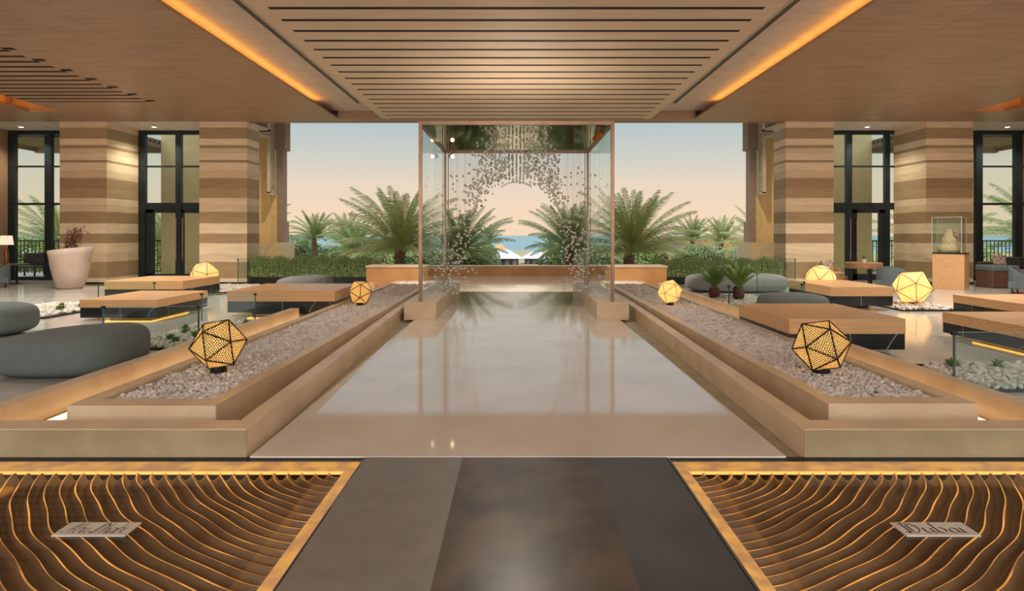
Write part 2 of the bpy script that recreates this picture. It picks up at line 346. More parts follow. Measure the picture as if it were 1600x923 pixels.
# ================================================================== terrace outside
M_terr = mat('terrace_stone', (170,160,140), rough=.6)
for s in (-1, 1):
    side = 'left' if s < 0 else 'right'
    F(B(*sorted((s*10.4, s*24)), 24.1, 26.0, -.12, 0).box(*sorted((s*18.3, s*24)), 21.8, 24.1, -.12, 0), mt=M_terr)
    r = empty('terrace_canopy', (s*16.5, 24, 5.1), 0, 'slatted timber canopy roof outside the %s windows' % side, 'canopy')
    m = MB(); m.box(*sorted((s*-2.0, s*4.0)), 1.85, 2.1, 0, .3); m.box(*sorted((s*-2.0, s*4.0)), -2.15, -2.0, .0, .3); m.box(*sorted((s*-2.0, s*-1.9)), -2.0, 1.85, .05, .3); m.box(*sorted((s*3.9, s*4.0)), -2.0, 1.85, .05, .3)
    m.build('beam', M_brown, r)
    m = MB()
    for k in range(14): m.box(*sorted((s*-2.0, s*4.0)), -1.95+k*.28, -1.95+k*.28+.16, .2, .26)
    m.build('slat', mat('weathered_slat', (150,138,112), (128,118,94), rough=.7), r)
    m = MB(); m.box(*sorted((s*-2.0, s*4.0)), -2.15, 2.1, .32, .36); m.build('roof_board', M_brown, r)
    # balustrade
    b = empty('railing', (s*16.5, 25.6, 0), 0, 'ornate black iron terrace railing with rings, outside the %s windows' % side, 'railing')
    m = MB(); m.box(-5.5, 5.5, -.02, .02, 1.33, 1.38); m.box(-5.5, 5.5, -.015, .015, 1.12, 1.14); m.box(-5.5, 5.5, -.02, .02, .08, .12)
    x = -5.5
    while x <= 5.5: m.box(x-.012, x+.012, -.012, .012, 0.0, 1.33); x += .16
    x = -5.42; k = 0
    while x < 5.4:
        for z in ((.75,) if k % 2 else (.45, .95)):
            m.tube([(x+.09*math.cos(t*PI/6), 0, z+.09*math.sin(t*PI/6)) for t in range(13)], .012, 5, False)
        x += .32; k += 1
    m.build('ironwork', M_black, b)
    # building wing beyond the opening
    wg = empty('building_wing', (s*12.3, 27, -1.5), 0, 'cream rendered wing with a carved lattice arch, %s of the view' % side, 'building')
    wall = MB()
    def lx(a, b): return tuple(sorted((s*a, s*b)))
    wall.box(*lx(.35, 2.2), -2.2, 2.2, 0, 8.8); wall.build('wall', M_cream, wg)
    B(*lx(-1.5, .5), 1.1, 2.6, 0, 2.75).build('plinth', mat('pale_plinth', (214,200,166), rough=.8), wg)
    MB().box(*lx(-1.42, -1.0), 1.5, 2.1, 2.75, 3.7).box(*lx(-1.34, -1.02), 1.55, 2.05, 3.7, 7.1).box(*lx(-1.46, -.96), 1.48, 2.15, 7.1, 8.8).build('pilaster', M_brown, wg)
    B(*lx(-.8, .35), 1.5, 2.4, 0, 8.8).build('wall', M_cream, wg); B(*lx(-1.08, -.8), 1.46, 1.9, 1.5, 5.0).build('reveal', mat('reveal_render', (222,200,150), rough=.8), wg)  # reveal strip in its own cream tone
    # lattice: L shaped frame in the plane x = const, perforated
    lt = MB(); cell = .2
    def lattice(y0, y1, z0, z1):
        ny = max(1, round((y1-y0)/cell)); nz = max(1, round((z1-z0)/cell)); cy = (y1-y0)/ny; cz = (z1-z0)/nz
        for i in range(ny):
            for j in range(nz):
                yc = y0+(i+.5)*cy; zc = z0+(j+.5)*cz
                for q in range(4):
                    a0 = q*PI/2+ (PI/4 if (i+j) % 2 else 0)
                    M_ = Matrix.Translation((s*(-1.0), yc, zc)) @ Matrix.Rotation(a0, 4, 'X')
                    lt.box(-.03, .03, .0, cell*.62, -.022, .022, M_)
                lt.tube([(s*-1.0, yc+cell*.3*math.cos(t*PI/4), zc+cell*.3*math.sin(t*PI/4)) for t in range(9)], .022, 4, False)
    lattice(-2.0, 1.4, 7.55, 8.8); lattice(.75, 1.4, 5.05, 7.55)
    lt.build('lattice_panel', M_lat, wg)
    MB().box(*lx(-1.06, -.94), -2.0, .75, 7.45, 7.57).box(*lx(-1.06, -.94), .68, .78, 5.0, 7.5).box(*lx(-1.06, -.94), .68, 1.45, 4.95, 5.06).build('lattice_border', M_lat, wg)
    B(*lx(.3, .34), -1.3, -.7, 1.5, 3.2).build('doorway', M_brown, wg)
for s in (-1, 1): spot((s*9.6, 25.3, 7.2), 700, 125, (1,.8,.55))  # added warm spots without fixtures, to brighten the wing walls
rf = tag(B(-13, 13, 20.3, 30.6, 7.36, 7.9).build('porch_roof', M_wood), 'broad flat porch roof high above the terrace opening', 'roof')

# ledges and box walls at the far end
M_or = mat('orange_limestone', (196,146,92), (178,128,78), rough=.45, scale=2, detail=6)
t_ = empty('terrace_ledge', (0, 24.3, 0), 0, 'long low honey stone ledge closing the far end of the walkway', 'ledge')
B(-5.2, 5.2, -.2, .35, -.1, .35).build('wall', M_or, t_); B(-5.25, 5.25, -.23, .4, .35, .38).build('coping', M_stone, t_)
for s in (-1, 1):
    side = 'left' if s < 0 else 'right'
    p = empty('stone_box_planter', (s*3.6, 18.2, 0), 0, 'square orange limestone box at the far end of the %s pebble tray' % side, 'planter')
    B(-.85, .85, -.2, .7, -.04, .64).build('wall', M_or, p); B(-.87, .87, -.22, .72, .64, .69).build('coping', M_stone, p)

# ================================================================== curbs, trays, pebbles
def pebble_template(sub):
    bm = bmesh.new(); bmesh.ops.create_icosphere(bm, subdivisions=sub, radius=1)
    v = np.array([x.co[:] for x in bm.verts]); f = np.array([[q.index for q in p.verts] for p in bm.faces]); bm.free(); return v, f
T1, T2 = pebble_template(1), pebble_template(2)
def rot_rand(n, tilt=.5):
    a = rng.uniform(0, 2*PI, n); b = rng.normal(0, tilt, n); c = rng.normal(0, tilt, n)
    ca, sa, cb, sb, cc, s_c = np.cos(a), np.sin(a), np.cos(b), np.sin(b), np.cos(c), np.sin(c)
    R = np.zeros((n,3,3)); R[:,0,0]=ca*cc-sa*sb*s_c; R[:,0,1]=-sa*cb; R[:,0,2]=ca*s_c+sa*sb*cc
    R[:,1,0]=sa*cc+ca*sb*s_c; R[:,1,1]=ca*cb; R[:,1,2]=sa*s_c-ca*sb*cc; R[:,2,0]=-cb*s_c; R[:,2,1]=sb; R[:,2,2]=cb*cc
    return R
def stones_mesh(name, P, S, tmpl, m, parent=None):
    v, f = tmpl; n = len(P)
    R = rot_rand(n); V = np.einsum('nij,nkj->nki', R, v[None]*S[:,None,:])+P[:,None,:]
    Fc = (f[None]+(np.arange(n)*len(v))[:,None,None]).reshape(-1,3)
    me = bpy.data.meshes.new(name); me.vertices.add(n*len(v)); me.vertices.foreach_set('co', V.reshape(-1))
    me.loops.add(len(Fc)*3); me.loops.foreach_set('vertex_index', Fc.reshape(-1)); me.polygons.add(len(Fc))
    me.polygons.foreach_set('loop_start', np.arange(len(Fc))*3); me.polygons.foreach_set('loop_total', np.full(len(Fc),3))
    me.polygons.foreach_set('use_smooth', np.ones(len(Fc), bool)); me.update(calc_edges=True); me.materials.append(m)
    o = bpy.data.objects.new(name, me); COL.objects.link(o)
    if parent: o.parent = parent
    return o
def scatter(x0, x1, y0, y1, z, d, jit=.32):
    P = []
    y = y0
    while y < y1:
        x = x0+(rng.random()*d)
        while x < x1: P.append((x+rng.normal(0, d*jit*.5), y+rng.normal(0, d*jit*.5), z+rng.uniform(-.006, .012))); x += d
        y += d*.8
    P = np.array(P); P[:,0] = np.clip(P[:,0], x0, x1); P[:,1] = np.clip(P[:,1], y0, y1); return P
def sizes(n, r): s = rng.uniform(.75, 1.25, n)*r; return np.stack([s*rng.uniform(1., 1.35, n), s*rng.uniform(.8, 1.1, n), s*rng.uniform(.5, .75, n)], 1)

TR = {-1: (2.38, 3.56, 4.81), 1: (2.50, 3.70, 4.87)}
CU = {-1: (1.96, 2.42), 1: (2.09, 2.46)}    # inner curb face, near / far
T = .25
for s in (-1, 1):
    side = 'left' if s < 0 else 'right'
    c = empty('stone_curb', (0,0,0), 0, 'low honey limestone curb ringing the %s pebble tray' % side, 'curb')
    n0, f0 = CU[s]; yn, yf = 4.42, 17.9
    def P4(pts): 
        pts = [(s*x, y) for x, y in pts]
        return pts if s > 0 else pts[::-1]
    MB().prism(P4([(n0, yn), (n0+.15, yn+.22), (f0+.15, yf), (f0, yf)]), -.04, .19).build('walkway_side', M_stone, c, bevel=.004)
    MB().prism(P4([(n0, yn), (4.36, yn), (4.36, yn+.22), (n0+.15, yn+.22)]), -.04, .19).build('front_side', M_stone, c, bevel=.004)
    B(*sorted((s*n0, s*4.36)), 4.412, 4.4195, -.04, .183).build('front_shade_panel', M_stone_g, c)  # added thin slab, its darker colour carries the shade of the curb front
    e0, e1 = (11.75, 14.1) if s < 0 else (7.9, 9.9)
    MB().prism(P4([(4.2, yn+.22), (4.36, yn+.22), (4.36, e0), (4.2, e0)]), -.04, .19).build('lounge_side', M_stone, c, bevel=.004)
    MB().prism(P4([(4.2, e1), (4.36, e1), (4.36, 21.2), (4.2, 21.2)]), -.04, .19).build('lounge_side', M_stone, c, bevel=.004)
    a, b, y0 = TR[s]; yE = 17.98
    t = empty('pebble_tray', (s*(a+b)/2, y0, -.04), 0, 'long limestone tray filled with pebbles, %s of the walkway' % side, 'tray')
    w = (b-a)/2; r = .13; zt = T+.04
    m = MB(); L = yE-y0
    m.box(-w, w, 0, .2, .05, zt); m.box(-w, -w+r, .2, L, .05, zt); m.box(w-r, w, .2, L, .05, zt); m.box(-w+r, w-r, L-.05, L, .05, zt)
    m.build('rim', M_stone, t, bevel=.004); B(-w+.06, w-.06, .08, L-.05, 0, .2).build('base', M_soil, t)
    px0, px1 = -w+r+.025, w-r-.025
    # individual pebbles at the near end, the rest as one bed
    P = scatter(px0, px1, .235, 5.0, zt-.045, .046); P[:,0] += s*(a+b)/2; P[:,1] += y0; P[:,2] -= .04
    order = np.argsort(P[:,1]); near, rest = P[order[:150]], P[order[150:]]
    for k in range(6):
        pass
    protos = []
    for k, pp in enumerate(near):
        if k < 8:
            v, f = T2; S = sizes(1, .027)[0]
            me = bpy.data.meshes.new('pebble'); me.from_pydata([tuple(q*S) for q in v], [], [tuple(q) for q in f.tolist()]); me.materials.append(M_peb)
            me.polygons.foreach_set('use_smooth', [True]*len(me.polygons)); o = bpy.data.objects.new('pebble', me)
            tag(o, 'small pale grey rounded pebble at the near end of the %s tray' % side, 'pebble', 'pebbles at the near end of the %s tray' % side); protos.append(o)
        else: o = protos[k % 8].copy()
        COL.objects.link(o); o.location = pp; o.rotation_euler = (random.gauss(0,.3), random.gauss(0,.3), random.uniform(0, 2*PI))
    o = stones_mesh('pebble_bed', rest, sizes(len(rest), .027), T1, M_peb)
    P = scatter(px0, px1, 5.0, L-.08, zt-.045, .055); P[:,0] += s*(a+b)/2; P[:,1] += y0; P[:,2] -= .04
    o2 = stones_mesh('pebble_bed', P, sizes(len(P), .032), T1, M_peb)
    tag(o, 'bed of pale grey pebbles around the near lamp in the %s tray' % side, 'pebbles', kind='stuff')
    tag(o2, 'bed of pale grey pebbles around the far lamp in the %s tray' % side, 'pebbles', kind='stuff')
    l = B(*sorted((s*4.03, s*4.09)), 4.7, 17, -.04, -.01).build('trench_light_strip', emit('trench_led', (1, .62, .30), 3))
    tag(l, 'warm light strip on the trench floor beside the %s pebble tray' % side, 'light strip')

# ================================================================== lit ripple basins
def rib_mat():
    m, t, b_, out = nodemat('amber_crest_glow'); t.nodes.remove(b_)
    e = t.nodes.new('ShaderNodeEmission'); n = t.nodes.new('ShaderNodeTexNoise'); n.inputs['Scale'].default_value = 3.5; g = t.nodes.new('ShaderNodeTexCoord')
    t.links.new(g.outputs['Object'], n.inputs['Vector']); r = t.nodes.new('ShaderNodeValToRGB'); r.color_ramp.elements[0].position = .35; r.color_ramp.elements[1].position = .65
    r.color_ramp.elements[0].color = (.35,.14,.035,1); r.color_ramp.elements[1].color = (1,.42,.09,1)
    t.links.new(n.outputs['Fac'], r.inputs[0]); t.links.new(r.outputs[0], e.inputs[0]); e.inputs[1].default_value = 1.15; t.links.new(e.outputs[0], out.inputs[0]); return m
M_rib = rib_mat()
def basin(s):
    side = 'left' if s < 0 else 'right'; nm = 'Abu Dhabi' if s < 0 else 'Dubai'
    X0, X1, YA, YB = 1.10, 4.55, 1.65, 4.385
    b = empty('light_basin', (0,0,-.2), 0, 'glass covered floor basin with glowing sand ripples under the %s plaque' % nm, 'floor light')
    def bx(m, x0, x1, y0, y1, z0, z1): m.box(*sorted((s*x0, s*x1)), y0, y1, z0, z1); return m
    m = MB(); bx(m, X0, X1, YA, YB, 0, .02); bx(m, X0, X1, YB-.008, YB, .02, .148); m.build('pan', M_black, b)
    # glowing under-layer
    # frosted border; its backlit glow is mottled emission in the material
    bd = MB(); bx(bd, X0, X0+.095, YA, YB, .15, .165); bx(bd, X0+.095, X1, YB-.14, YB, .15, .165)
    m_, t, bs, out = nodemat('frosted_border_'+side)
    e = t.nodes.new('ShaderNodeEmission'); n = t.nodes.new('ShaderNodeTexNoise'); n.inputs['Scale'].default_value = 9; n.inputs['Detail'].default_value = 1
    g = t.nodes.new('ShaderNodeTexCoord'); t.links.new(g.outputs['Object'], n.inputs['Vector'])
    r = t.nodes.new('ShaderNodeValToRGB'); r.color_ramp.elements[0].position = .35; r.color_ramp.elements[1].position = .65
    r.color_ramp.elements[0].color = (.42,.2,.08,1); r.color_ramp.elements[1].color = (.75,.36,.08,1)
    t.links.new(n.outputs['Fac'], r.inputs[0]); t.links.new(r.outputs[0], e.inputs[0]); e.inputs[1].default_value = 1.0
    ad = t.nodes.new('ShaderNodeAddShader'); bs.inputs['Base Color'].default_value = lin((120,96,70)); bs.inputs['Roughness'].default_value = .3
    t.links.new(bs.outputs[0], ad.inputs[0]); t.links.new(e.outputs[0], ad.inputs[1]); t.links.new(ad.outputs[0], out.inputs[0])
    bd.build('frosted_border', m_, b)
    ls = MB(); bx(ls, X0+.02, X0+.08, YA, YB-.1, .11, .14); bx(ls, X0+.1, X1, YB-.07, YB-.01, .10, .13)
    ls.build('light_strip', emit('basin_strip', (1, .42, .10), 2.0), b)
    # ripple slats
    U0, V0 = X0+.105, YB-.15; p = 1.3; sp = .095; m = MB()
    def pt(c, th):
        cu = c*max(math.cos(th), 0)**(2/p); cv = c/1.18*max(math.sin(th), 0)**(2/p)
        w = .016*math.sin(3.6*cu+2.6*cv)+.006*math.sin(9*cv-5*cu+1.3)+.005*math.sin(19*cv+13*cu+2*math.sin(5*c))
        k = math.sin(2*th)
        return cu+w*k+.006*math.sin(7*cv+2*cu)*min(1, cv*3), cv+w*k
    N = 90; prof = [(.05, .052), (.14, .040), (.28, .022), (.46, .006), (.62, .0), (.78, .010), (.90, .032), (.98, .052)]; ribs = MB()
    for k in range(0, 46):
        rows = []
        for i in range(N+1):
            th = PI/2*i/N; row = []
            wd = .03*math.sin(i*.2+k*1.9)
            for q, h in prof:
                qq = .5+(q-.5)*(1+ (wd if q > .5 else -wd*.5))
                u, v = pt((k+qq)*sp, th); row.append((s*(U0+u), V0-v, .09+h))
            rows.append(row)
        rr = []
        for i in range(N+1):
            th = PI/2*i/N; w_ = .012+.010*math.sin(i*.21+k*2.3)*math.sin(i*.09+k); rr.append([(s*(U0+u), V0-v, .145) for u, v in (pt((k+1-w_)*sp, th), pt((k+1+w_*3+.035)*sp, th))])
        ri = len(ribs.v)
        for r2 in rr: ribs.v += r2
        for i in range(N):
            if all(s*q[0] < X1 and q[1] > YA for q in rr[i]+rr[i+1]): f = (ri+i*2, ri+i*2+1, ri+i*2+3, ri+i*2+2); ribs.f.append(f if s < 0 else f[::-1])
        idx = len(m.v); ok = []
        for row in rows:
            ok.append(all(s*x[0] < X1 and x[1] > YA for x in row)); m.v += row
        q = len(prof)
        for i in range(N):
            if ok[i] and ok[i+1]:
                for j in range(q-1):
                    f = (idx+i*q+j, idx+i*q+j+1, idx+(i+1)*q+j+1, idx+(i+1)*q+j); m.f.append(f if s < 0 else f[::-1])
    m.build('ripple_panel', mat('rippled_sandstone', (132,102,72), (104,80,56), rough=.45, scale=3, bump=.1), b, smooth=True)
    ribs.build('crest_glow', M_rib, b)  # emissive strips put the light along the ripple crests
    bx(MB(), X0+.004, X1, YA, YB-.004, .17, .182).build('glass_cover', thin_glass('basin_glass', (.95,.94,.92), .6), b)
    fr = MB(); bx(fr, X0-.012, X0+.002, YA, YB, .02, .195); fr.build('edge_trim', mat('steel_trim', (120,124,122), rough=.3, metal=.7), b)
    m = MB(); bx(m, X1, X1+.05, YA, YB, 0, .195); bx(m, X0, X1, YA-.05, YA, 0, .195); m.build('side_wall', M_f1, b)
for s in (-1, 1): basin(s)

GL = {'A': (.86, [[(-.05,.12),(.05,0),(.2,.3),(.45,1),(.58,0),(.7,.08)], [(.12,.38),(.62,.42)], [(.45,1),(.2,.85),(.05,.6)]]),
 'b': (.56, [[(-.04,.9),(.03,1),(.03,.1),(.18,0),(.4,.14),(.42,.42),(.28,.58),(.04,.42)]]),
 'u': (.54, [[(-.04,.45),(.04,.52),(.02,.14),(.14,0),(.34,.18)], [(.36,.52),(.35,.1),(.46,0)]]),
 'D': (.84, [[(.12,.95),(.14,.04)], [(-.08,.8),(.1,1),(.42,.95),(.66,.7),(.66,.32),(.45,.04),(.1,.02),(-.05,.14)], [(.3,.85),(.3,.15)]]),
 'h': (.5, [[(.02,1),(0,0)], [(0,.32),(.2,.52),(.34,.4),(.34,.1),(.44,0)]]),
 'a': (.54, [[(.34,.44),(.2,.52),(.02,.36),(.03,.1),(.18,0),(.34,.16)], [(.38,.52),(.35,.1),(.46,0)]]),
 'i': (.24, [[(-.04,.45),(.04,.52),(.02,.1),(.12,0)], [(.03,.7),(.09,.78)]]), ' ': (.3, [])}
def plaque(text, x, y, w, d, shear, s):
    p = empty('name_plaque', (x, y, -.017), 0, 'small silver plaque reading %s on the %s glowing floor basin' % (text, 'left' if s < 0 else 'right'), 'plaque')
    MB().prism([(-w/2, -d/2), (w/2, -d/2), (w/2, d/2), (-w/2, d/2)], 0, .01).build('plate', mat('brushed_plate', (214,206,190), rough=.45, metal=.2), p, bevel=.002)
    tot = sum(GL[c][0] for c in text); H = d*.74; sc_ = min(H, w*.8/(tot+.2)); kx = w*.84/tot
    m = MB(); cx = -w*.43; n = Vector((.04, .022))
    for ch in text:
        for st in GL[ch][1]:
            pts = []
            for i in range(len(st)-1):
                for q in range(5):
                    t = q/5; pts.append((st[i][0]*(1-t)+st[i+1][0]*t, st[i][1]*(1-t)+st[i+1][1]*t))
            pts.append(st[-1])
            for i in range(len(pts)-1):
                vs = []
                for (a, b), sg in ((pts[i], -1), (pts[i+1], -1), (pts[i+1], 1), (pts[i], 1)):
                    aa = a+sg*n.x; bb = b+sg*n.y
                    vs.append((cx+aa*kx+shear*bb*H, -H*.45+bb*H, .0105+.0002*(i % 3)))
                m.add(vs, [(0,1,2,3)])
        cx += GL[ch][0]*kx
    m.build('lettering', mat('lettering_ink', (20,16,14), rough=.5), p)
plaque('Abu Dhabi', -2.295, 3.33, .395, .15, .25, -1)
plaque('Dubai', 2.29, 3.33, .40, .15, 0, 1)

# ================================================================== tables
def table(x0, x1, y0, y1, zt, th, tm, label):
    w, d = (x1-x0)/2, (y1-y0)/2
    t = empty('low_table', ((x0+x1)/2, (y0+y1)/2, 0), 0, label, 'table')
    zb = zt-th-tm
    B(-w, w, -d, d, zt-th, zt).build('table_top', M_table, t, bevel=.004)
    mbp = B(-w+.006, w-.006, -d+.006, d-.006, zb, zt-th).build('marble_base', M_marble, t, bevel=.003)
    B(-w+.34, w-.34, -d+.34, d-.34, 0, zb).build('plinth', M_black, t)
    m = MB(); q = .27
    m.box(-w+q, w-q, -d+q, -d+q+.03, zb-.01, zb-.002).box(-w+q, -w+q+.03, -d+q, d-q, zb-.01, zb-.002).box(w-q-.03, w-q, -d+q, d-q, zb-.01, zb-.002)
    m.build('light_strip', emit('table_led', (1, .42, .05), 5), mbp)
table(3.58, 5.11, 7.98, 9.78, .5, .2, .207, 'large oak and black marble low table behind the near right lamp')
table(6.67, 8.0, 12.9, 14.9, .5, .2, .206, 'oak and black marble low table in front of the glowing lamp by the right pillar')
table(6.75, 9.0, 7.8, 9.64, .385, .165, .16, 'oak and black marble low table cut by the right edge, behind the glass panel')
table(8.9, 11.2, 10.4, 12.4, .39, .165, .16, 'low table at the right edge farther back, beside the largest faceted lamp')
table(-5.68, -3.57, 11.93, 13.8, .5, .205, .215, 'wide oak and black marble low table beside the far left lamp')
table(-8.15, -6.70, 11.34, 13.2, .394, .15, .19, 'oak low table with veined black base, left, nearest the pebble bed with white stones')
table(-9.88, -8.0, 14.57, 16.4, .5, .205, .215, 'oak low table farthest back on the left, before the pillar')

# ================================================================== lamps
def pattern_mat():
    m, t, b, out = nodemat('perforated_shade'); t.nodes.remove(b)
    g = t.nodes.new('ShaderNodeTexCoord'); v = t.nodes.new('ShaderNodeTexVoronoi'); v.voronoi_dimensions = '2D'; v.feature = 'DISTANCE_TO_EDGE'; v.inputs['Scale'].default_value = 50; v.inputs['Randomness'].default_value = .5
    t.links.new(g.outputs['UV'], v.inputs['Vector'])
    r = t.nodes.new('ShaderNodeValToRGB'); r.color_ramp.elements[0].position = .16; r.color_ramp.elements[1].position = .22
    t.links.new(v.outputs['Distance'], r.inputs[0])
    tl = t.nodes.new('ShaderNodeBsdfTranslucent'); tl.inputs[0].default_value = (1,.80,.50,1)
    df = t.nodes.new('ShaderNodeBsdfDiffuse'); df.inputs[0].default_value = (.06,.03,.01,1); d2 = t.nodes.new('ShaderNodeBsdfDiffuse'); d2.inputs[0].default_value = (.8,.7,.55,1)
    a = t.nodes.new('ShaderNodeMixShader'); a.inputs[0].default_value = .25; t.links.new(tl.outputs[0], a.inputs[1]); t.links.new(d2.outputs[0], a.inputs[2])
    mx = t.nodes.new('ShaderNodeMixShader'); t.links.new(r.outputs[0], mx.inputs[0]); t.links.new(df.outputs[0], mx.inputs[1]); t.links.new(a.outputs[0], mx.inputs[2])
    t.links.new(mx.outputs[0], out.inputs[0]); return m
def plain_shade():
    m, t, b, out = nodemat('plain_shade'); t.nodes.remove(b)
    tl = t.nodes.new('ShaderNodeBsdfTranslucent'); tl.inputs[0].default_value = (1,.80,.50,1); d2 = t.nodes.new('ShaderNodeBsdfDiffuse'); d2.inputs[0].default_value = (.85,.74,.58,1)
    a = t.nodes.new('ShaderNodeMixShader'); a.inputs[0].default_value = .25; t.links.new(tl.outputs[0], a.inputs[1]); t.links.new(d2.outputs[0], a.inputs[2]); t.links.new(a.outputs[0], out.inputs[0]); return m
M_sh1, M_sh2 = pattern_mat(), plain_shade()
def ico_lamp(x, y, zf, R, rot, perf, e, label):
    bm = bmesh.new(); bmesh.ops.create_icosphere(bm, subdivisions=1, radius=R)
    E = Euler(rot).to_matrix(); V = [E @ v.co for v in bm.verts]; zmin = min(v.z for v in V)
    fs = [[v.index for v in f.verts] for f in bm.faces]; ed = [(e_.verts[0].index, e_.verts[1].index) for e_ in bm.edges]; bm.free()
    o = empty('faceted_lamp', (x, y, zf), 0, label, 'lamp')
    cz = -zmin+.02; V = [Vector((v.x, v.y, v.z+cz)) for v in V]
    sh = MB().add([v*1 for v in V], fs).build('lamp_shade', M_sh1 if perf else M_sh2, o)
    uv = sh.data.uv_layers.new(name='UVMap'); L_ = (V[fs[0][0]]-V[fs[0][1]]).length
    for p in sh.data.polygons:
        for j, li in enumerate(p.loop_indices): uv.data[li].uv = ((0,0), (L_,0), (L_/2, L_*.866))[j]
    m = MB(); r = R*(.028 if perf else .014)
    for a, b in ed: m.tube([V[a], V[b]], r, 6)
    m.build('frame', M_black, o)
    MB().lathe([(R*.3, -.01), (R*.3, .02), (R*.25, .04)], 16).build('base', M_black, o)
    d = bpy.data.lights.new('bulb', 'POINT'); d.energy = e; d.color = (1, .62, .24); d.shadow_soft_size = R*.3
    l = bpy.data.objects.new('bulb', d); COL.objects.link(l); l.parent = o; l.location = (0, 0, cz)
ico_lamp(-2.98, 6.08, .245, .262, (.15, .35, .5), True, 4.4, 'black framed faceted lamp with perforated glowing shade, near end of the left pebble tray')
ico_lamp(3.03, 6.05, .245, .27, (.5, .1, 1.9), True, 4.4, 'black framed faceted lamp with perforated glowing shade, near end of the right pebble tray')
ico_lamp(-3.06, 11.9, .245, .25, (.2, .6, .9), True, 4.5, 'smaller looking faceted lamp on the pebbles at the far left, beside the wide low table')
ico_lamp(3.0, 11.9, .245, .25, (.9, .1, .2), False, 2.2, 'faceted lamp glowing plain yellow on the far pebbles right of the glass pavilion')
ico_lamp(8.85, 13.6, .06, .415, (.5, .2, .4), False, 5.4, 'largest faceted yellow lamp on the pebble bed at the right edge of the lounge')
ico_lamp(7.9, 15.8, .06, .42, (.1, .5, 1.1), False, 5.4, 'faceted yellow lamp half hidden behind the low table by the right pillar')
ico_lamp(-8.72, 17.0, .06, .42, (.3, .2, .3), False, 4.2, 'faceted orange lamp half hidden behind the farthest left low table')

# ================================================================== poufs
def pouf(x, y, a, b, h, m, label, rz=0, e=2.9, lean=0):
    v = []; f = []; n, k = 56, 22
    for j in range(k+1):
        ph = -PI/2+PI*j/k
        for i in range(n):
            th = 2*PI*i/n
            sg = lambda q, p: math.copysign(abs(q)**p, q)
            cr = abs(math.cos(ph))**.42
            X = a*cr*sg(math.cos(th), 2/e); Y = b*cr*sg(math.sin(th), 2/e); Z = h/2+h/2*sg(math.sin(ph), .62)
            Z = Z*(1+lean*X/a); Z = max(Z, .01)
            v.append((X*(1+.0), Y, Z))
    for j in range(k):
        for i in range(n): f.append((j*n+i, j*n+(i+1)%n, (j+1)*n+(i+1)%n, (j+1)*n+i))
    o = MB().add(v, f).build('pouf', m, smooth=True); o.location = (x, y, 0); o.rotation_euler = (0,0,rz); return tag(o, label, 'pouf')
pouf(-5.25, 7.2, .76, .62, .50, M_pouf, 'big rounded grey-green pouf at the lower left behind the curb', lean=.12)
pouf(-8.6, 9.8, .72, .55, .5, M_pouf, 'grey rounded pouf cut by the left edge of the picture')
pouf(-5.75, 16.5, .72, .5, .5, M_poufl, 'pale grey pouf behind the wide low table, in front of the grass planter', lean=.1)
pouf(5.35, 11.8, .63, .5, .47, M_pouf, 'oval grey pouf between the two low tables on the right')
pouf(6.2, 17.2, 1.4, .5, .52, M_poufl, 'long grey rounded bench behind the potted cycads on the right', rz=-.08)

# ================================================================== glass pavilion
gp = empty('glass_pavilion', (0, 11.43, 0), 0, 'bronze framed glass pavilion with mirrored ceiling across the walkway', 'pavilion')
YF, YK, XP = .07, 4.05, 1.815; zb, zt = .337, 3.75
for sx in (-1, 1):
    for y in (YF, YK):
        B(sx*XP-.033, sx*XP+.033, y-.033, y+.033, zb, zt).build('post', M_bronze, gp)
    B(sx*XP-.033, sx*XP+.033, YF+.033, YK-.033, zt-.07, zt).build('beam', M_bronze, gp)
    B(sx*XP-.006, sx*XP+.006, YF+.04, YK-.04, zb, zt-.07).build('glass_pane', M_glass, gp)
    q = B(*sorted((sx*(XP-.07), sx*(XP-.085))), YK-.03, YK+.03, zb, zt-.07).build('glass_edge', M_edge, gp)
for y in (YF, YK): B(-XP+.033, XP-.033, y-.033, y+.033, zt-.07, zt).build('beam', M_bronze, gp)
B(-XP+.03, XP-.03, YF+.03, YK-.03, zt-.03, zt-.005).build('mirrored_ceiling', M_mirror, gp)
for s in (-1, 1):
    p = tag(B(-.3, .3, 0, 4.85, 0, .337).build('stone_plinth', M_stone, bevel=.004), 'long low stone plinth under the %s glass wall of the pavilion' % ('left' if s < 0 else 'right'), 'plinth')
    p.location = (s*1.815, 11.43, 0)
# spotlights in the pavilion
def spotlight(x, y, z, tgt, lit, label):
    o = empty('spotlight', (x, y, z), 0, label, 'spotlight')
    MB().lathe([(.06, -.03), (.06, 0)], 16).build('mount', M_copper, o)
    MB().tube([(0,0,-.02), (0,0,-.15)], .014).build('stem', M_copper, o)
    d = (Vector(tgt)-Vector((x,y,z-.17))).normalized()
    c = Vector((0,0,-.17))
    hs = MB().tube([c-d*.1, c+d*.13], .06, 16).build('housing', M_copper, o)
    MB().tube([c+d*.131, c+d*.133], .048, 16).build('lens', emit('spot_lens_lit', (1,.75,.45), 6) if lit else emit('spot_lens', (1,.75,.45), 2), hs)
spotlight(1.6, 11.85, 3.71, (0, 13.5, 1.6), False, 'copper spotlight in the front right corner of the pavilion ceiling')
spotlight(-1.6, 15.0, 3.71, (-.8, 12, 3.0), True, 'bright lit spotlight in the far left corner of the pavilion ceiling')
